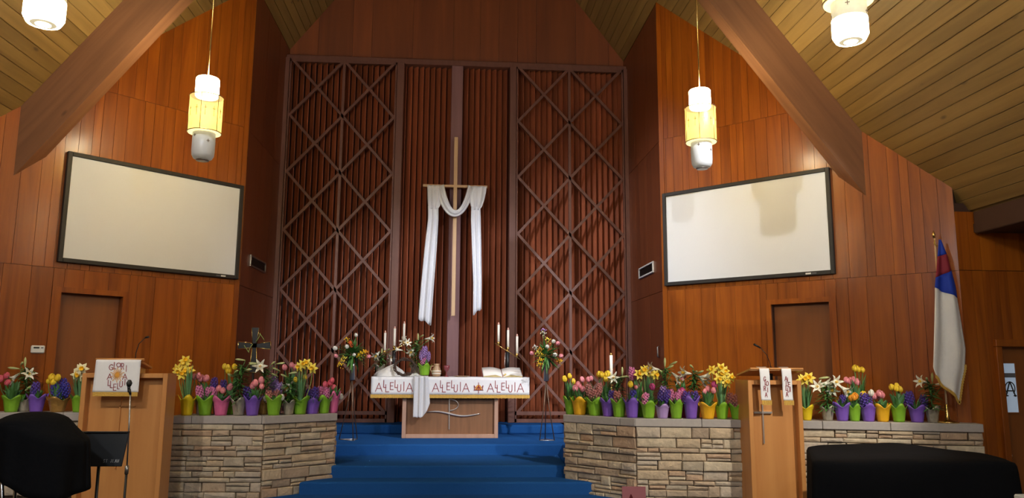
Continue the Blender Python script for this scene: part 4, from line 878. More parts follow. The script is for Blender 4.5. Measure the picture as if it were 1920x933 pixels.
# ---------------------------------------------------------------- flowers
_BM = {}
def petal(mb, prof, ang, wfun, axis_tilt=0, n=5):
    """prof: [(r,z)] midline outward; wfun half width"""
    ca, sa = math.cos(ang), math.sin(ang); P = []
    for i, (r, z) in enumerate(prof):
        w = wfun(i / (len(prof) - 1))
        for s in (-1, 0, 1):
            rr = r - (abs(s) * w * .15); P.append((rr * ca - s * w * sa, rr * sa + s * w * ca, z))
    F_ = [(i * 3 + k, i * 3 + k + 1, i * 3 + k + 4, i * 3 + k + 3) for i in range(len(prof) - 1) for k in (0, 1)]
    mb.add(P, F_, True)
def bloom_mesh(kind, color):
    key = (kind, color)
    if key in _BM: return _BM[key]
    mb = MB(); m = 'bloom_' + color
    if kind == 'tulip':
        for k in range(6): petal(mb, [(.006, 0), (.026, .014), (.034, .038), (.030, .062), (.014, .085), (.004, .09)] if k % 2 else [(.006, 0), (.024, .014), (.031, .036), (.027, .058), (.012, .078), (.002, .083)], k * PI / 3, lambda t: .004 + .022 * math.sin(PI * min(1, t * .9 + .05)))
    elif kind == 'daffodil':
        for k in range(6): petal(mb, [(.010, .0), (.03, .006), (.05, .004), (.072, -.004)], k * PI / 3, lambda t: .010 + .013 * math.sin(PI * t) - .009 * t)
    elif kind == 'cup':
        mb.lathe([(.008, 0), (.016, .008), (.019, .028), (.026, .042), (.022, .042), (.015, .026), (.004, .01)], 12, mod=lambda i, t, r, z: (r * (1 + (.1 * math.cos(t * 6) if i in (3, 4) else 0)), z)); m = 'bloom_' + color
    elif kind == 'hyacinth':
        rr = random.Random(5)
        for i in range(46):
            z = .01 + .135 * i / 46; t = i * 2.4; R = .034 * math.sin(PI * (.18 + .72 * i / 46)) ** .6
            c = Vector((R * math.cos(t), R * math.sin(t), z)); d_ = Vector((math.cos(t), math.sin(t), .25)).normalized(); a = d_.cross(Vector((0, 0, 1))).normalized(); b_ = a.cross(d_)
            P = [c]; 
            for k in range(6):
                q = k * PI / 3 + rr.uniform(-.2, .2); P.append(c + d_ * .014 + (a * math.cos(q) + b_ * math.sin(q)) * .017); P.append(c + d_ * .006 + (a * math.cos(q + .52) + b_ * math.sin(q + .52)) * .008)
            mb.add(P, [(0, 1 + (2 * k + 11) % 12, 1 + 2 * k, 1 + (2 * k + 1) % 12) for k in range(6)])
        mb.tube([(0, 0, -.02), (0, 0, .13)], [.022, .014], 8)
    elif kind == 'lily':
        mb.lathe([(.006, 0), (.012, .03), (.018, .07), (.028, .105)], 12)
        for k in range(6): petal(mb, [(.027, .10), (.042, .125), (.062, .140), (.085, .135)], k * PI / 3, lambda t: .017 * (1 - t ** 1.5) + .002)
    elif kind == 'stamen':
        for k in range(5): t = k * 2 * PI / 5; mb.tube([(0, 0, .06), (.012 * math.cos(t), .012 * math.sin(t), .14)], [.002, .004], 4)
    elif kind == 'bud': mb.lathe([(.004, 0), (.009, .02), (.014, .06), (.013, .09), (.004, .115)], 8); m = color
    elif kind == 'filler':
        rr = random.Random(9)
        for i in range(14): mb.ball((rr.gauss(0, .022), rr.gauss(0, .022), rr.gauss(0, .03)), rr.uniform(.006, .011), 6, 4)
    _BM[key] = mb.mesh(kind + '_bloom', m); return _BM[key]
UPV = Vector((0, 0, 1))
DIRS = {'L': (-1, -.35, .12), 'R': (1, -.35, .12), 'F': (.1, -1, .15), 'D': (-.4, -.7, -.6), 'E': (.5, -.6, -.55), 'U': (0, -.1, 1), 'l': (-.6, -.75, .35), 'r': (.6, -.75, .35)}
def blade(mb, base, tip, w, bend, nseg=5):
    base, tip = Vector(base), Vector(tip); d_ = tip - base; side = Vector((-d_.y, d_.x, 0)); side = side.normalized() if side.length > 1e-4 else Vector((1, 0, 0))
    side = (side + Vector((rnd.uniform(-.6, .6), rnd.uniform(-.6, .6), 0))).normalized(); P = []
    nr = d_.cross(side).normalized()
    for i in range(nseg + 1):
        t = i / nseg; c = base + d_ * t + Vector((d_.x, d_.y, 0)) * bend * (t * t - t) + Vector((0, 0, -abs(bend) * .08 * t * t)); ww = w * (math.sin(PI * (.12 + .86 * t)) ** .8)
        P += [c - side * ww + nr * ww * .25, c, c + side * ww + nr * ww * .25]
    mb.add(P, [(i * 3 + k, i * 3 + k + 1, i * 3 + k + 4, i * 3 + k + 3) for i in range(nseg) for k in (0, 1)], True)
def wrap(parent, color, r, h, seed, style=None):
    r2 = random.Random(seed); ph = r2.uniform(0, 2 * PI); pk = r2.choice([4, 4, 5]); am = .26 if color not in ('foil', 'gold', 'lavender') else .12
    zc = h * .74
    def mod(i, t, rr, z):
        if z > zc + .001:
            q = abs(math.cos(pk / 2 * t + ph)) ** 1.6; e = (z - zc) / (h - zc); z2 = zc + (z - zc) * (.22 + 1.15 * q); return rr * (1 + .20 * q * e - .03 * (1 - q) * e), z2
        return rr * (1 + .018 * math.sin(t * 9 + ph) * (1 if z > .01 else 0)), z
    prof = [(r * .70, 0), (r * .74, h * .1), (r * .88, h * .5), (r * .97, zc), (r * 1.0, zc + .006), (r * 1.05, zc + (h - zc) * .5), (r * 1.12, h), (r * 1.10, h - .002), (r * 1.0, zc + (h - zc) * .5), (r * .93, zc), (r * .86, h * .6)]
    MB().lathe(prof, 40, mod=mod).build('pot_wrap', 'wrap_' + color, parent)
    MB().lathe([(r * .8, h * .62), (r * .82, h * .66), (.001, h * .68)], 16).build('soil', 'soil', parent)
def plant(name, label, loc, color, r, h, comps, leaf, group, seed):
    root = thing(name, label, 'potted flowers', loc, 0, group); rr = random.Random(seed)
    wrap(root, color, r, h, seed)
    stems = MB(); fol = MB(); zs = h * .66; leaves = []
    zmax = h + .05
    for kind, bc_, pts in comps:
        for q in pts:
            x_, z_ = q[0], q[1]; y_ = rr.uniform(-.035, .05); dr = q[2] if len(q) > 2 else None
            zmax = max(zmax, z_ if kind in ('tulip', 'daffodil') else h)
            if kind == 'tulip':
                rot = (rr.uniform(-.2, .2), rr.uniform(-.25, .25) + x_ * 1.5, rr.uniform(0, 6)); put('bloom', bloom_mesh('tulip', bc_), root, (x_, y_, z_ - .04), rot, rr.uniform(.8, 1.0)); top = (x_, y_, z_ - .04)
            elif kind == 'daffodil':
                d_ = Vector((rr.uniform(-.6, .6), -1, rr.uniform(-.1, .5))) if dr is None else Vector(DIRS[dr]); eu = d_.to_track_quat('Z', 'Y').to_euler()
                b_ = put('bloom', bloom_mesh('daffodil', bc_), root, (x_, y_ - .02, z_), eu, rr.uniform(.9, 1.1)); put('trumpet', bloom_mesh('cup', 'daffodil_cup'), b_, (0, 0, 0)); top = (x_, y_, z_)
            elif kind == 'hyacinth':
                put('bloom', bloom_mesh('hyacinth', bc_), root, (x_, y_, z_ - .075), (rr.uniform(-.15, .15), rr.uniform(-.2, .2), rr.uniform(0, 6)), rr.uniform(.92, 1.1)); top = (x_, y_, z_ - .08)
            elif kind == 'lily':
                d_ = Vector(DIRS[dr or 'F']).normalized(); eu = d_.to_track_quat('Z', 'Y').to_euler(); p = Vector((x_, y_ - .03, z_)) - d_ * .09
                b_ = put('bloom', bloom_mesh('lily', bc_), root, p, eu, rr.uniform(.95, 1.15)); put('stamen', bloom_mesh('stamen', 'daffodil_cup'), b_); top = tuple(p)
                zmax = max(zmax, z_)
            elif kind == 'bud':
                d_ = Vector(DIRS[dr or 'U']).normalized(); eu = d_.to_track_quat('Z', 'Y').to_euler(); p = Vector((x_, y_, z_)) - d_ * .05
                put('bud', bloom_mesh('bud', bc_), root, p, eu, 1.0); top = tuple(p); zmax = max(zmax, z_)
            b0 = Vector((x_ * .25 + rr.uniform(-.02, .02), y_ * .4, zs)); t3 = Vector(top); md = b0.lerp(t3, .55) + Vector((x_ * .12, 0, .0))
            if kind in ('lily', 'bud') : 
                b0 = Vector((0, 0, max(zs, t3.z - .16))); md = b0.lerp(t3, .5) + Vector((0, 0, .012))
            stems.tube([b0, md, t3], [.0055, .005, .004], 5, False)
    if leaf == 'tulip':
        lm = []
        for k in range(9):
            a = k * .7 + rr.uniform(-.3, .3); L_ = (zmax - zs) * rr.uniform(.5, .95); o_ = rr.uniform(.04, .11)
            mb = MB(); blade(mb, (.02 * math.cos(a), .02 * math.sin(a), zs), (o_ * math.cos(a), o_ * math.sin(a), zs + L_), .026, .5); mb.build('leaf', 'leaf_blue', root)
        for k in range(14):
            a = rr.uniform(0, 2 * PI); L_ = (zmax - zs) * rr.uniform(.45, .9); o_ = rr.uniform(.03, .12); blade(fol, (.03 * math.cos(a), .03 * math.sin(a), zs), (o_ * math.cos(a), o_ * math.sin(a), zs + L_), .014, .4)
    elif leaf == 'daffodil':
        for k in range(30):
            a = rr.uniform(0, 2 * PI); L_ = (zmax - zs) * rr.uniform(.6, 1.0); o_ = rr.uniform(.02, .11); blade(fol, (.03 * math.cos(a), .03 * math.sin(a), zs), (o_ * math.cos(a), o_ * math.sin(a), zs + L_), .009, .4)
        for k in range(3):
            a = rr.choice([PI + .3, PI - .4, -.3, .4]); mb = MB(); P0 = Vector((.05 * math.cos(a), .03 * math.sin(a), zs)); mb2 = [P0, P0 + Vector((.05 * math.cos(a), -.02, .13)), P0 + Vector((.11 * math.cos(a), -.03, .10)), P0 + Vector((.13 * math.cos(a), -.03, .0))]
            mb.grid(lambda u, v: tuple(mb2[0] * (1 - v) ** 3 + mb2[1] * 3 * v * (1 - v) ** 2 + mb2[2] * 3 * v * v * (1 - v) + mb2[3] * v ** 3 + Vector((0, (u - .5) * .018, 0))), 1, 8); mb.build('leaf', 'leaf_blue', root)
    elif leaf == 'hyacinth':
        for k in range(10):
            a = k * .65 + rr.uniform(-.2, .2); L_ = rr.uniform(.10, .19); o_ = rr.uniform(.05, .09); mb = MB(); blade(mb, (.02 * math.cos(a), .02 * math.sin(a), zs), (o_ * math.cos(a), o_ * math.sin(a), zs + L_), .013, .5); mb.build('leaf', 'leaf', root)
    elif leaf == 'lily':
        stems.tube([(0, 0, zs), (.005, 0, zmax - .06)], [.008, .005], 6, False)
        n_ = int((zmax - zs) / .0034)
        for k in range(n_):
            z_ = zs + .02 + (zmax - zs - .08) * k / n_; a = k * 2.4 + rr.uniform(-.3, .3); L_ = rr.uniform(.11, .20) * (1 - .35 * k / n_)
            blade(fol, (0, 0, z_), (L_ * math.cos(a), L_ * math.sin(a), z_ + rr.uniform(-.04, .06)), .0125, -.25, 4)
    if stems.v: stems.build('stems', 'leaf_light' if leaf == 'daffodil' else 'leaf', root)
    if fol.v: fol.build('foliage', 'leaf_blue' if leaf == 'daffodil' else 'leaf', root)['kind'] = 'stuff'
    return root
PLANTS = [
    ('potted_tulips', 'deep pink tulips in a green wrapped pot at the far left edge', (-4.874, 8.996, 1.3355), 'green', 0.086, 0.173, [('tulip', 'tulip_rose', [(-0.141, 0.359), (-0.097, 0.324), (-0.122, 0.4)])], 'tulip', 'flower pots on the far left wall'),
    ('potted_lily', 'tall leggy lily in foil between the far left green and purple pots', (-4.798, 9.108, 1.3355), 'foil', 0.080, 0.160, [('lily', 'lily_white', [(0.02, 0.406, 'r'), (-0.155, 0.369, 'D')]), ('bud', 'bud_green', [(-0.067, 0.524, 'r'), (-0.142, 0.476, 'L'), (0.051, 0.27, 'D'), (-0.022, 0.536, 'U')])], 'lily', 'flower pots on the far left wall'),
    ('potted_hyacinth', 'dark hyacinth in a purple wrapped pot beside the black drape', (-4.612, 9.003, 1.3355), 'purple', 0.086, 0.185, [('hyacinth', 'hyacinth_purple', [(-0.026, 0.249)])], 'hyacinth', 'flower pots on the far left wall'),
    ('potted_tulips', 'yellow tulips and blue hyacinths in a bronze foil pot left of the wide lectern', (-4.388, 9.009, 1.3355), 'gold', 0.098, 0.160, [('tulip', 'tulip_yellow', [(-0.148, 0.343), (-0.106, 0.379), (-0.062, 0.332), (-0.025, 0.373)]), ('hyacinth', 'hyacinth_blue', [(-0.043, 0.256), (0.021, 0.303), (0.089, 0.25), (0.007, 0.215)])], 'tulip', 'flower pots on the far left wall'),
    ('potted_daffodils', 'pale daffodils in a green wrapped pot touching the wide lectern', (-4.168, 9.014, 1.3355), 'green', 0.073, 0.174, [('daffodil', 'daffodil_pale', [(-0.062, 0.41), (-0.021, 0.469), (0.025, 0.475), (-0.026, 0.398)])], 'daffodil', 'flower pots on the far left wall'),
    ('potted_daffodils', 'tall yellow daffodils in the yellow wrapped pot beside the wide lectern', (-3.166, 9.546, 1.2705), 'yellow', 0.084, 0.224, [('daffodil', 'daffodil_petal', [(-0.072, 0.602), (-0.149, 0.544), (-0.121, 0.506), (-0.034, 0.507), (-0.017, 0.526), (-0.082, 0.475), (-0.062, 0.64)])], 'daffodil', 'flower pots on the left stone wall'),
    ('potted_hyacinth', 'pink hyacinths in a green wrapped pot between the yellow and pink pots', (-2.951, 9.533, 1.2705), 'green', 0.091, 0.219, [('hyacinth', 'hyacinth_pink', [(-0.066, 0.268), (0.034, 0.263), (0.071, 0.256)])], 'hyacinth', 'flower pots on the left stone wall'),
    ('potted_tulips', 'low bunch of rosy tulips behind the first green pot left of the steps', (-3.053, 9.740, 1.2705), 'foil', 0.086, 0.198, [('tulip', 'tulip_pink', [(-0.106, 0.448), (-0.069, 0.461), (-0.029, 0.435), (0.01, 0.423), (0.035, 0.429), (-0.047, 0.422)])], 'tulip', 'flower pots on the left stone wall'),
    ('potted_tulips', 'pink and white tulips in the pink wrapped pot left of the foil lily', (-2.762, 9.520, 1.2705), 'pink', 0.091, 0.213, [('tulip', 'tulip_pink', [(-0.038, 0.32), (0.014, 0.295), (0.068, 0.327)])], 'tulip', 'flower pots on the left stone wall'),
    ('potted_hyacinth', 'deep purple hyacinths behind the pink wrapped pot near the wide lectern', (-2.847, 9.726, 1.2705), 'purple', 0.079, 0.199, [('hyacinth', 'hyacinth_purple', [(-0.074, 0.365), (0.042, 0.347)])], 'hyacinth', 'flower pots on the left stone wall'),
    ('potted_tulips', 'yellow tulips behind the pink wrapped pot near the wide lectern', (-2.705, 9.717, 1.2705), 'green', 0.079, 0.193, [('tulip', 'tulip_yellow', [(-0.111, 0.573), (-0.06, 0.573), (0.01, 0.573), (-0.063, 0.521)])], 'tulip', 'flower pots on the left stone wall'),
    ('potted_lily', 'bushy lily with green buds in a brown foil pot left of the standing cross', (-2.553, 9.507, 1.2705), 'foil', 0.084, 0.202, [('bud', 'bud_green', [(-0.114, 0.466, 'l'), (-0.019, 0.656, 'L'), (0.07, 0.536, 'R'), (0.135, 0.607, 'R'), (-0.061, 0.51, 'r')])], 'lily', 'flower pots on the left stone wall'),
    ('potted_tulips', 'pink tulips and hyacinth in a purple wrapped pot in front of the standing cross', (-2.389, 9.496, 1.2705), 'purple', 0.090, 0.222, [('tulip', 'tulip_pink', [(-0.012, 0.347), (0.023, 0.379), (0.084, 0.411), (0.094, 0.348)]), ('hyacinth', 'hyacinth_purple', [(-0.057, 0.253)])], 'tulip', 'flower pots on the left stone wall'),
    ('potted_lily', 'lily with one open white star flower in front of the standing cross', (-2.311, 9.693, 1.2705), 'gold', 0.072, 0.183, [('lily', 'lily_white', [(-0.044, 0.575, 'F')]), ('bud', 'bud_green', [(-0.13, 0.614, 'L'), (0.089, 0.615, 'r'), (0.166, 0.616, 'R'), (0.116, 0.473, 'l'), (0.145, 0.538, 'l')])], 'lily', 'flower pots on the left stone wall'),
    ('potted_hyacinth', 'dusty orange hyacinths in a green wrapped pot at the bend of the left wall', (-2.154, 9.563, 1.2705), 'green', 0.091, 0.226, [('hyacinth', 'hyacinth_dusty', [(-0.055, 0.22), (0.021, 0.214)]), ('tulip', 'tulip_white', [(0.078, 0.214), (-0.117, 0.201)])], 'hyacinth', 'flower pots on the left stone wall'),
    ('potted_hyacinth', 'tall violet hyacinths behind the green pot at the bend of the left wall', (-2.181, 9.798, 1.2705), 'purple', 0.073, 0.179, [('hyacinth', 'hyacinth_lilac', [(-0.027, 0.387), (-0.055, 0.315), (0.017, 0.302)])], 'hyacinth', 'flower pots on the left stone wall'),
    ('potted_lily', 'lily with a drooping white trumpet in a clear foil pot left of the steps', (-2.003, 9.685, 1.2705), 'foil', 0.072, 0.171, [('lily', 'lily_white', [(-0.011, 0.351, 'D')]), ('bud', 'bud_green', [(0.027, 0.5, 'R'), (-0.074, 0.461, 'l')])], 'lily', 'flower pots on the left stone wall'),
    ('potted_tulips', 'tall pink tulips behind the drooping lily left of the steps', (-2.021, 9.928, 1.2705), 'green', 0.081, 0.194, [('tulip', 'tulip_pink', [(-0.095, 0.57), (-0.024, 0.604), (0.024, 0.578)])], 'tulip', 'flower pots on the left stone wall'),
    ('potted_daffodils', 'yellow daffodils and tulips in a green wrapped pot left of the steps', (-1.887, 9.779, 1.2705), 'green', 0.093, 0.206, [('daffodil', 'daffodil_petal', [(-0.034, 0.578), (0.01, 0.605), (0.056, 0.618), (0.143, 0.56)]), ('tulip', 'tulip_yellow', [(-0.059, 0.427), (0.037, 0.454)]), ('tulip', 'tulip_orange', [(-0.006, 0.402)])], 'daffodil', 'flower pots on the left stone wall'),
    ('potted_hyacinth', 'faded hyacinths in the purple wrapped pot nearest the steps on the left', (-1.757, 9.885, 1.2705), 'purple', 0.094, 0.183, [('hyacinth', 'hyacinth_purple', [(-0.043, 0.216), (0.022, 0.242)])], 'hyacinth', 'flower pots on the left stone wall'),
    ('potted_hyacinth', 'magenta hyacinth in the green wrapped pot nearest the steps on the left', (-1.629, 9.988, 1.2705), 'green', 0.081, 0.213, [('hyacinth', 'hyacinth_pink', [(-0.038, 0.259), (0.022, 0.253)]), ('tulip', 'tulip_white', [(0.072, 0.18)])], 'hyacinth', 'flower pots on the left stone wall'),
    ('potted_tulips', 'coral tulips in a tall pink wrap at the step end of the left wall', (-1.523, 10.075, 1.2705), 'pink', 0.068, 0.257, [('tulip', 'tulip_rose', [(-0.103, 0.357), (-0.056, 0.371), (-0.044, 0.405), (-0.014, 0.317)]), ('tulip', 'tulip_white', [(0.079, 0.203)])], 'tulip', 'flower pots on the left stone wall'),
    ('potted_tulips', 'yellow tulips in the green wrapped pot nearest the steps on the right', (1.491, 9.869, 1.2705), 'green', 0.074, 0.214, [('tulip', 'tulip_yellow', [(-0.06, 0.443), (0.003, 0.484), (0.051, 0.416)])], 'tulip', 'flower pots on the right stone wall'),
    ('potted_tulips', 'pink tulips in an orange wrapped pot near the steps on the right', (1.597, 9.759, 1.2705), 'orange', 0.098, 0.212, [('tulip', 'tulip_pink', [(-0.052, 0.325), (-0.004, 0.365), (0.043, 0.319), (-0.025, 0.385)])], 'tulip', 'flower pots on the right stone wall'),
    ('potted_tulips', 'pale pink tulips behind the dusty hyacinths near the steps on the right', (1.738, 9.901, 1.2705), 'green', 0.081, 0.200, [('tulip', 'tulip_pink', [(-0.066, 0.437), (-0.017, 0.444), (0.032, 0.451), (0.011, 0.417)])], 'tulip', 'flower pots on the right stone wall'),
    ('potted_hyacinth', 'dusty pink hyacinths in a green wrapped pot left of the purple pots', (1.757, 9.592, 1.2705), 'green', 0.091, 0.212, [('hyacinth', 'hyacinth_dusty', [(-0.051, 0.31), (0.064, 0.337), (-0.018, 0.225), (0.029, 0.245)])], 'hyacinth', 'flower pots on the right stone wall'),
    ('potted_tulips', 'yellow tulips behind the first purple pot, left of the floor candle', (1.910, 9.721, 1.2705), 'green', 0.079, 0.208, [('tulip', 'tulip_yellow', [(-0.069, 0.507), (-0.035, 0.501), (0.027, 0.501), (0.061, 0.521), (0.019, 0.448)])], 'tulip', 'flower pots on the right stone wall'),
    ('potted_hyacinth', 'violet hyacinth in the first purple pot right of the steps', (1.896, 9.447, 1.2705), 'purple', 0.083, 0.212, [('hyacinth', 'hyacinth_purple', [(0.036, 0.251)])], 'hyacinth', 'flower pots on the right stone wall'),
    ('potted_lily', 'white lily at the foot of the floor candle', (2.044, 9.581, 1.2705), 'foil', 0.078, 0.207, [('lily', 'lily_white', [(-0.054, 0.463, 'F')]), ('bud', 'bud_green', [(0.062, 0.536, 'U'), (0.075, 0.477, 'R'), (0.143, 0.477, 'R')])], 'lily', 'flower pots on the right stone wall'),
    ('potted_hyacinth', 'single dusty hyacinth in a green pot between two purple pots', (2.010, 9.328, 1.2705), 'green', 0.089, 0.210, [('hyacinth', 'hyacinth_dusty', [(-0.004, 0.23)])], 'hyacinth', 'flower pots on the right stone wall'),
    ('potted_hyacinth', 'blue violet hyacinth in the purple pot at the corner of the right wall', (2.137, 9.196, 1.2705), 'purple', 0.087, 0.222, [('hyacinth', 'hyacinth_blue', [(0.01, 0.248)])], 'hyacinth', 'flower pots on the right stone wall'),
    ('potted_tulips', 'pink tulips behind the purple pot at the corner of the right wall', (2.260, 9.357, 1.2705), 'green', 0.083, 0.204, [('tulip', 'tulip_pink', [(-0.027, 0.364), (0.026, 0.339)]), ('hyacinth', 'hyacinth_pink', [(-0.07, 0.532)]), ('tulip', 'tulip_yellow', [(-0.106, 0.389), (0.016, 0.519)])], 'tulip', 'flower pots on the right stone wall'),
    ('potted_daffodils', 'daffodils behind the green pot just right of the corner', (2.374, 9.312, 1.2705), 'green', 0.082, 0.199, [('daffodil', 'daffodil_petal', [(-0.055, 0.552), (-0.015, 0.572), (0.083, 0.508), (-0.116, 0.507), (0.017, 0.527)])], 'daffodil', 'flower pots on the right stone wall'),
    ('potted_tulips', 'pink tulips in the green pot just right of the wall corner', (2.318, 9.118, 1.2705), 'green', 0.087, 0.195, [('tulip', 'tulip_pink', [(-0.048, 0.245)]), ('tulip', 'tulip_magenta', [(0.059, 0.364)]), ('hyacinth', 'hyacinth_pink', [(-0.048, 0.232)])], 'tulip', 'flower pots on the right stone wall'),
    ('potted_hyacinth', 'purple hyacinths in a small lavender pot on the right wall', (2.479, 9.092, 1.2705), 'lavender', 0.080, 0.160, [('hyacinth', 'hyacinth_purple', [(-0.021, 0.265), (0.038, 0.265)]), ('hyacinth', 'hyacinth_lilac', [(0.013, 0.303)])], 'hyacinth', 'flower pots on the right stone wall'),
    ('potted_lily', 'tall lily with outstretched white trumpets behind the lavender pot', (2.576, 9.278, 1.2705), 'magenta', 0.076, 0.208, [('lily', 'lily_white', [(-0.146, 0.579, 'L'), (0.137, 0.484, 'E')]), ('bud', 'bud_green', [(-0.004, 0.65, 'U'), (0.095, 0.645, 'r'), (0.054, 0.599, 'r'), (-0.047, 0.541, 'l')])], 'lily', 'flower pots on the right stone wall'),
    ('potted_hyacinth', 'two bright pink hyacinths in a green pot in the middle of the right wall', (2.639, 9.065, 1.2705), 'green', 0.080, 0.211, [('hyacinth', 'hyacinth_pink', [(-0.059, 0.266), (0.018, 0.248), (0.077, 0.254)])], 'hyacinth', 'flower pots on the right stone wall'),
    ('potted_tulips', 'pale tulips above a magenta wrap in the middle of the right wall', (2.765, 9.247, 1.2705), 'magenta', 0.088, 0.331, [('tulip', 'tulip_pink', [(-0.007, 0.484), (0.04, 0.504)])], 'tulip', 'flower pots on the right stone wall'),
    ('potted_hyacinth', 'dark iris-like hyacinths in a purple pot left of the orange pot', (2.811, 9.037, 1.2705), 'purple', 0.086, 0.250, [('hyacinth', 'hyacinth_purple', [(-0.053, 0.237), (0.038, 0.237)])], 'hyacinth', 'flower pots on the right stone wall'),
    ('potted_lily', 'lily with pale drooping trumpets behind the purple pot left of the orange pot', (2.915, 9.222, 1.2705), 'foil', 0.075, 0.224, [('lily', 'lily_white', [(-0.117, 0.53, 'L'), (0.112, 0.447, 'E'), (0.147, 0.492, 'R')]), ('bud', 'bud_green', [(-0.009, 0.607, 'l'), (0.016, 0.543, 'F'), (0.062, 0.537, 'r')])], 'lily', 'flower pots on the right stone wall'),
    ('potted_tulips', 'pink tulips in the orange pot left of the narrow lectern', (3.001, 9.006, 1.2705), 'orange', 0.092, 0.183, [('tulip', 'tulip_pink', [(-0.023, 0.32), (0.061, 0.332), (0.029, 0.345)]), ('tulip', 'tulip_magenta', [(0.083, 0.395)])], 'tulip', 'flower pots on the right stone wall'),
    ('potted_daffodils', 'tall yellow daffodils in a green pot left of the narrow lectern', (3.165, 8.978, 1.2705), 'green', 0.079, 0.185, [('daffodil', 'daffodil_petal', [(-0.111, 0.57), (-0.013, 0.59), (0.017, 0.527), (-0.043, 0.464), (0.038, 0.559), (0.04, 0.44), (0.12, 0.484), (-0.015, 0.521), (0.059, 0.421)])], 'daffodil', 'flower pots on the right stone wall'),
    ('potted_hyacinth', 'small dusty flowers in the green pot touching the narrow lectern', (3.335, 8.950, 1.2705), 'green', 0.085, 0.174, [('hyacinth', 'hyacinth_dusty', [(-0.071, 0.236), (-0.02, 0.205)])], 'hyacinth', 'flower pots on the right stone wall'),
    ('potted_daffodils', 'daffodils in a lemon yellow pot just right of the narrow lectern', (4.099, 8.780, 1.2705), 'yellow', 0.072, 0.166, [('daffodil', 'daffodil_petal', [(-0.043, 0.459), (-0.004, 0.466), (0.061, 0.485)])], 'daffodil', 'flower pots on the far right wall'),
    ('potted_lily', 'wide white lily in a clear foil pot right of the narrow lectern', (4.324, 8.716, 1.2705), 'foil', 0.071, 0.160, [('lily', 'lily_white', [(-0.111, 0.376, 'l'), (-0.012, 0.419, 'R'), (0.056, 0.37, 'D'), (0.079, 0.438, 'F'), (0.216, 0.359, 'E')]), ('bud', 'bud_green', [(-0.014, 0.486, 'R'), (0.143, 0.432, 'r')])], 'lily', 'flower pots on the far right wall'),
    ('potted_hyacinth', 'dark hyacinth in a purple pot beside the wide white lily', (4.474, 8.673, 1.2705), 'purple', 0.082, 0.196, [('hyacinth', 'hyacinth_purple', [(0.016, 0.232)])], 'hyacinth', 'flower pots on the far right wall'),
    ('potted_tulips', 'orange-yellow tulips in a green pot between two purple pots on the far right', (4.602, 8.636, 1.2705), 'green', 0.070, 0.186, [('tulip', 'tulip_orange', [(-0.013, 0.27), (0.039, 0.283), (-0.039, 0.264)]), ('tulip', 'tulip_yellow', [(0.11, 0.301)])], 'tulip', 'flower pots on the far right wall'),
    ('potted_tulips', 'rosy tulips behind the wide white lily on the far right', (4.670, 8.825, 1.2705), 'foil', 0.072, 0.177, [('tulip', 'tulip_pink', [(-0.021, 0.462), (0.024, 0.449), (0.058, 0.468), (0.082, 0.437)])], 'tulip', 'flower pots on the far right wall'),
    ('potted_tulips', 'very tall yellow tulips standing above the far right flower row', (4.754, 8.801, 1.2705), 'foil', 0.072, 0.178, [('tulip', 'tulip_yellow', [(-0.031, 0.599), (0.015, 0.593), (0.08, 0.587), (-0.011, 0.593)])], 'tulip', 'flower pots on the far right wall'),
    ('potted_hyacinth', 'near-black hyacinths and a white bud in the purple pot left of the orange one', (4.745, 8.596, 1.2705), 'purple', 0.082, 0.194, [('hyacinth', 'hyacinth_purple', [(-0.041, 0.236), (0.024, 0.254)]), ('tulip', 'tulip_white', [(0.035, 0.321)])], 'hyacinth', 'flower pots on the far right wall'),
    ('potted_tulips', 'pink tulips in the orange pot on the far right wall', (4.892, 8.553, 1.2705), 'orange', 0.081, 0.190, [('tulip', 'tulip_pink', [(-0.075, 0.286), (-0.029, 0.31), (0.028, 0.299), (-0.012, 0.28)])], 'tulip', 'flower pots on the far right wall'),
    ('potted_tulips', 'short yellow tulips in the last green pot before the flag', (5.055, 8.507, 1.2705), 'green', 0.081, 0.193, [('tulip', 'tulip_yellow', [(-0.041, 0.39), (0.023, 0.397), (0.059, 0.367), (-0.023, 0.378)])], 'tulip', 'flower pots on the far right wall'),
    ('potted_hyacinth', 'dark purple hyacinths in the last purple pot before the flag', (5.238, 8.455, 1.2705), 'purple', 0.086, 0.184, [('hyacinth', 'hyacinth_purple', [(-0.058, 0.243), (-0.031, 0.267), (0.08, 0.232)])], 'hyacinth', 'flower pots on the far right wall'),
    ('potted_lily', 'spreading white lily in cream foil at the foot of the flag', (5.393, 8.410, 1.2705), 'foil', 0.074, 0.175, [('lily', 'lily_white', [(-0.085, 0.454, 'L'), (0.167, 0.431, 'R'), (0.223, 0.425, 'r')]), ('bud', 'bud_green', [(0.058, 0.49, 'U'), (-0.026, 0.478, 'l')])], 'lily', 'flower pots on the far right wall'),
    ('potted_lily', 'low white lily at the left end of the altar', (-1.183, 12.500, 1.7060), 'foil', 0.070, 0.175, [('lily', 'lily_white', [(-0.044, 0.344, 'D'), (0.161, 0.312, 'E')]), ('bud', 'bud_green', [(0.115, 0.413, 'r'), (0.023, 0.379, 'U')])], 'lily', 'plants on the altar'),
    ('potted_lily', 'tall white lily behind the crown of thorns on the altar', (-0.611, 12.420, 1.7060), 'foil', 0.078, 0.178, [('lily', 'lily_white', [(0.216, 0.604, 'R'), (-0.174, 0.541, 'l'), (-0.06, 0.406, 'D'), (-0.298, 0.421, 'L'), (-0.148, 0.524, 'r')]), ('bud', 'bud_green', [(0.028, 0.619, 'U'), (0.079, 0.637, 'r'), (0.014, 0.509, 'l'), (0.166, 0.552, 'r')])], 'lily', 'plants on the altar'),
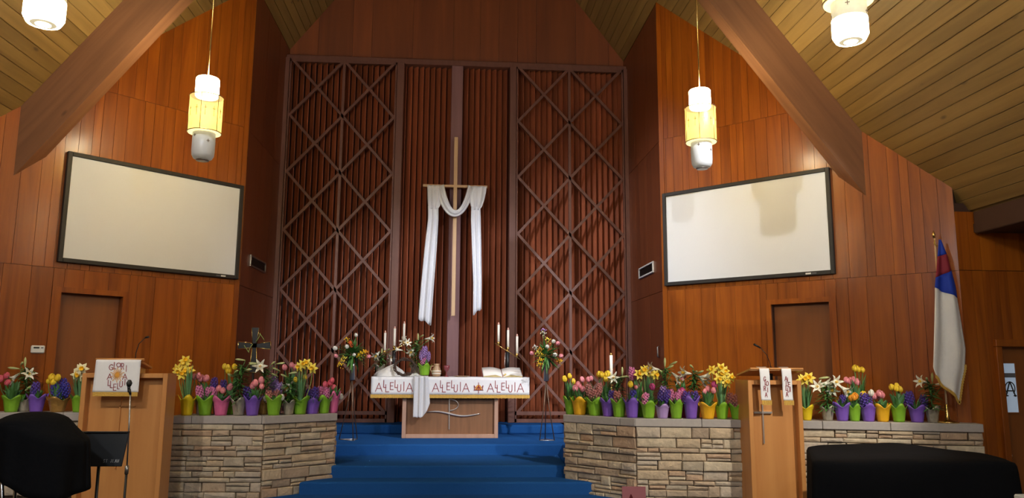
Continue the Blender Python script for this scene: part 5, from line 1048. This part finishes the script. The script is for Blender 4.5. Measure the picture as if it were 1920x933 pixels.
    ('potted_hyacinth', 'pink hyacinth with violet tissue in a small green wrap on the altar', (-0.457, 12.160, 1.7280), 'green', 0.094, 0.173, [('hyacinth', 'hyacinth_pink', [(-0.038, 0.239), (0.004, 0.223)]), ('hyacinth', 'hyacinth_lilac', [(-0.017, 0.372), (0.052, 0.306), (-0.057, 0.322)])], 'hyacinth', 'plants on the altar'),
]
for i, (nm_, lab, loc, color, r, h, comps, leaf, grp) in enumerate(PLANTS): plant(nm_, lab, loc, color, r, h, comps, leaf, grp, 100 + i)

# tall tripods with flower arrangements
def arrangement(label, base, feet, vz, blooms, seed):
    a_ = thing('flower_stand', label, 'flower stand', base, 0, 'tripod flower stands'); rr = random.Random(seed)
    for p, q in feet: MB().tube([q, (q[0] * .35 + p[0] * .65, q[1] * .35 + p[1] * .65, vz - .14 - ZF - .38), (p[0], p[1], vz - .12 - ZF)][::-1], .008, 6).build('leg', 'bronze_rod', a_)
    fx = [q for p, q in feet]
    for i in range(len(fx)): MB().tube([fx[i], fx[(i + 1) % len(fx)]], .006, 5).build('foot_bar', 'silver', a_)
    MB().lathe([(.03, vz - .15 - ZF), (.042, vz - .14 - ZF), (.034, vz + .05 - ZF), (.045, vz + .10 - ZF), (.04, vz + .10 - ZF), (.028, vz + .05 - ZF)], 16).build('vase', 'dull_steel', a_)
    cz_ = vz + .28 - ZF; fol = MB()
    for k in range(150):
        d_ = Vector((rr.gauss(0, 1), rr.gauss(0, .8), rr.gauss(.15, .8))).normalized(); L_ = rr.uniform(.10, .24); b0 = Vector((d_.x * .05, d_.y * .05, cz_ + d_.z * .05 - .05)); blade(fol, b0, b0 + d_ * L_, .016, .3, 4)
    fol.build('foliage', 'leaf', a_)['kind'] = 'stuff'
    st = MB()
    for kind, c, x_, z_ in blooms:
        y_ = -.12 + rr.uniform(-.05, .04); d_ = Vector((x_ * 2.2, -.8, (z_ - cz_) * 2 + .25)).normalized(); eu = d_.to_track_quat('Z', 'Y').to_euler()
        put('bloom', bloom_mesh(kind, c), a_, Vector((x_, y_, z_)) - d_ * .03, eu, rr.uniform(.9, 1.15) * (.85 if kind == 'tulip' else 1)); st.tube([(0, 0, cz_ - .12), (x_ * .6, y_ * .5, z_ * .5 + cz_ * .5), (x_, y_, z_)], .004, 5, False)
    st.build('stems', 'leaf', a_); return a_
arrangement('tripod flower stand with tulips and yellow filler left of the altar', (-1.506, 11.650, ZF), [((-0.0, 0.0), (-0.17, 0.1, 0.008)), ((0.0, 0.0), (0.06, -0.1, 0.008)), ((0.0, 0.0), (0.09, 0.14, 0.008))], 1.805, [('tulip', 'tulip_white', 0.044, 1.533), ('tulip', 'tulip_white', -0.237, 1.334), ('tulip', 'tulip_pink', -0.232, 1.225), ('tulip', 'tulip_pink', 0.243, 1.22), ('tulip', 'tulip_white', 0.032, 1.242), ('tulip', 'tulip_red', -0.03, 1.414), ('tulip', 'tulip_red', -0.012, 1.375), ('filler', 'daffodil_cup', -0.094, 1.476), ('filler', 'daffodil_cup', 0.132, 1.259), ('filler', 'daffodil_cup', 0.179, 1.275), ('filler', 'daffodil_cup', -0.151, 1.14), ('filler', 'daffodil_cup', -0.18, 1.085), ('filler', 'daffodil_petal', -0.122, 1.186), ('filler', 'daffodil_cup', 0.095, 1.219), ('filler', 'tulip_orange', 0.21, 1.283), ('tulip', 'tulip_white', -0.074, 1.359)], 51)
arrangement('tripod flower stand with white and yellow blooms right of the altar', (1.397, 11.650, ZF), [((-0.0, 0.0), (-0.11, -0.1, 0.008)), ((0.0, 0.0), (0.11, -0.1, 0.008)), ((0.0, 0.0), (0, 0.14, 0.008))], 1.806, [('tulip', 'tulip_white', 0.1, 1.463), ('tulip', 'tulip_pink', 0.156, 1.432), ('tulip', 'tulip_white', 0.115, 1.264), ('tulip', 'tulip_pink', 0.204, 1.249), ('tulip', 'tulip_pink', -0.232, 1.285), ('filler', 'daffodil_cup', -0.079, 1.239), ('filler', 'daffodil_cup', -0.111, 1.175), ('filler', 'daffodil_cup', -0.127, 1.111), ('filler', 'tulip_orange', 0.18, 1.177), ('filler', 'daffodil_cup', 0.22, 1.161), ('filler', 'daffodil_petal', 0.01, 1.495), ('filler', 'tulip_orange', -0.111, 1.342), ('filler', 'tulip_white', -0.192, 1.381), ('filler', 'daffodil_petal', -0.152, 1.286), ('tulip', 'tulip_white', 0.002, 1.383), ('filler', 'hyacinth_lilac', -0.055, 1.639), ('filler', 'daffodil_pale', -0.063, 1.59), ('filler', 'tulip_red', 0.043, 1.335)], 52)
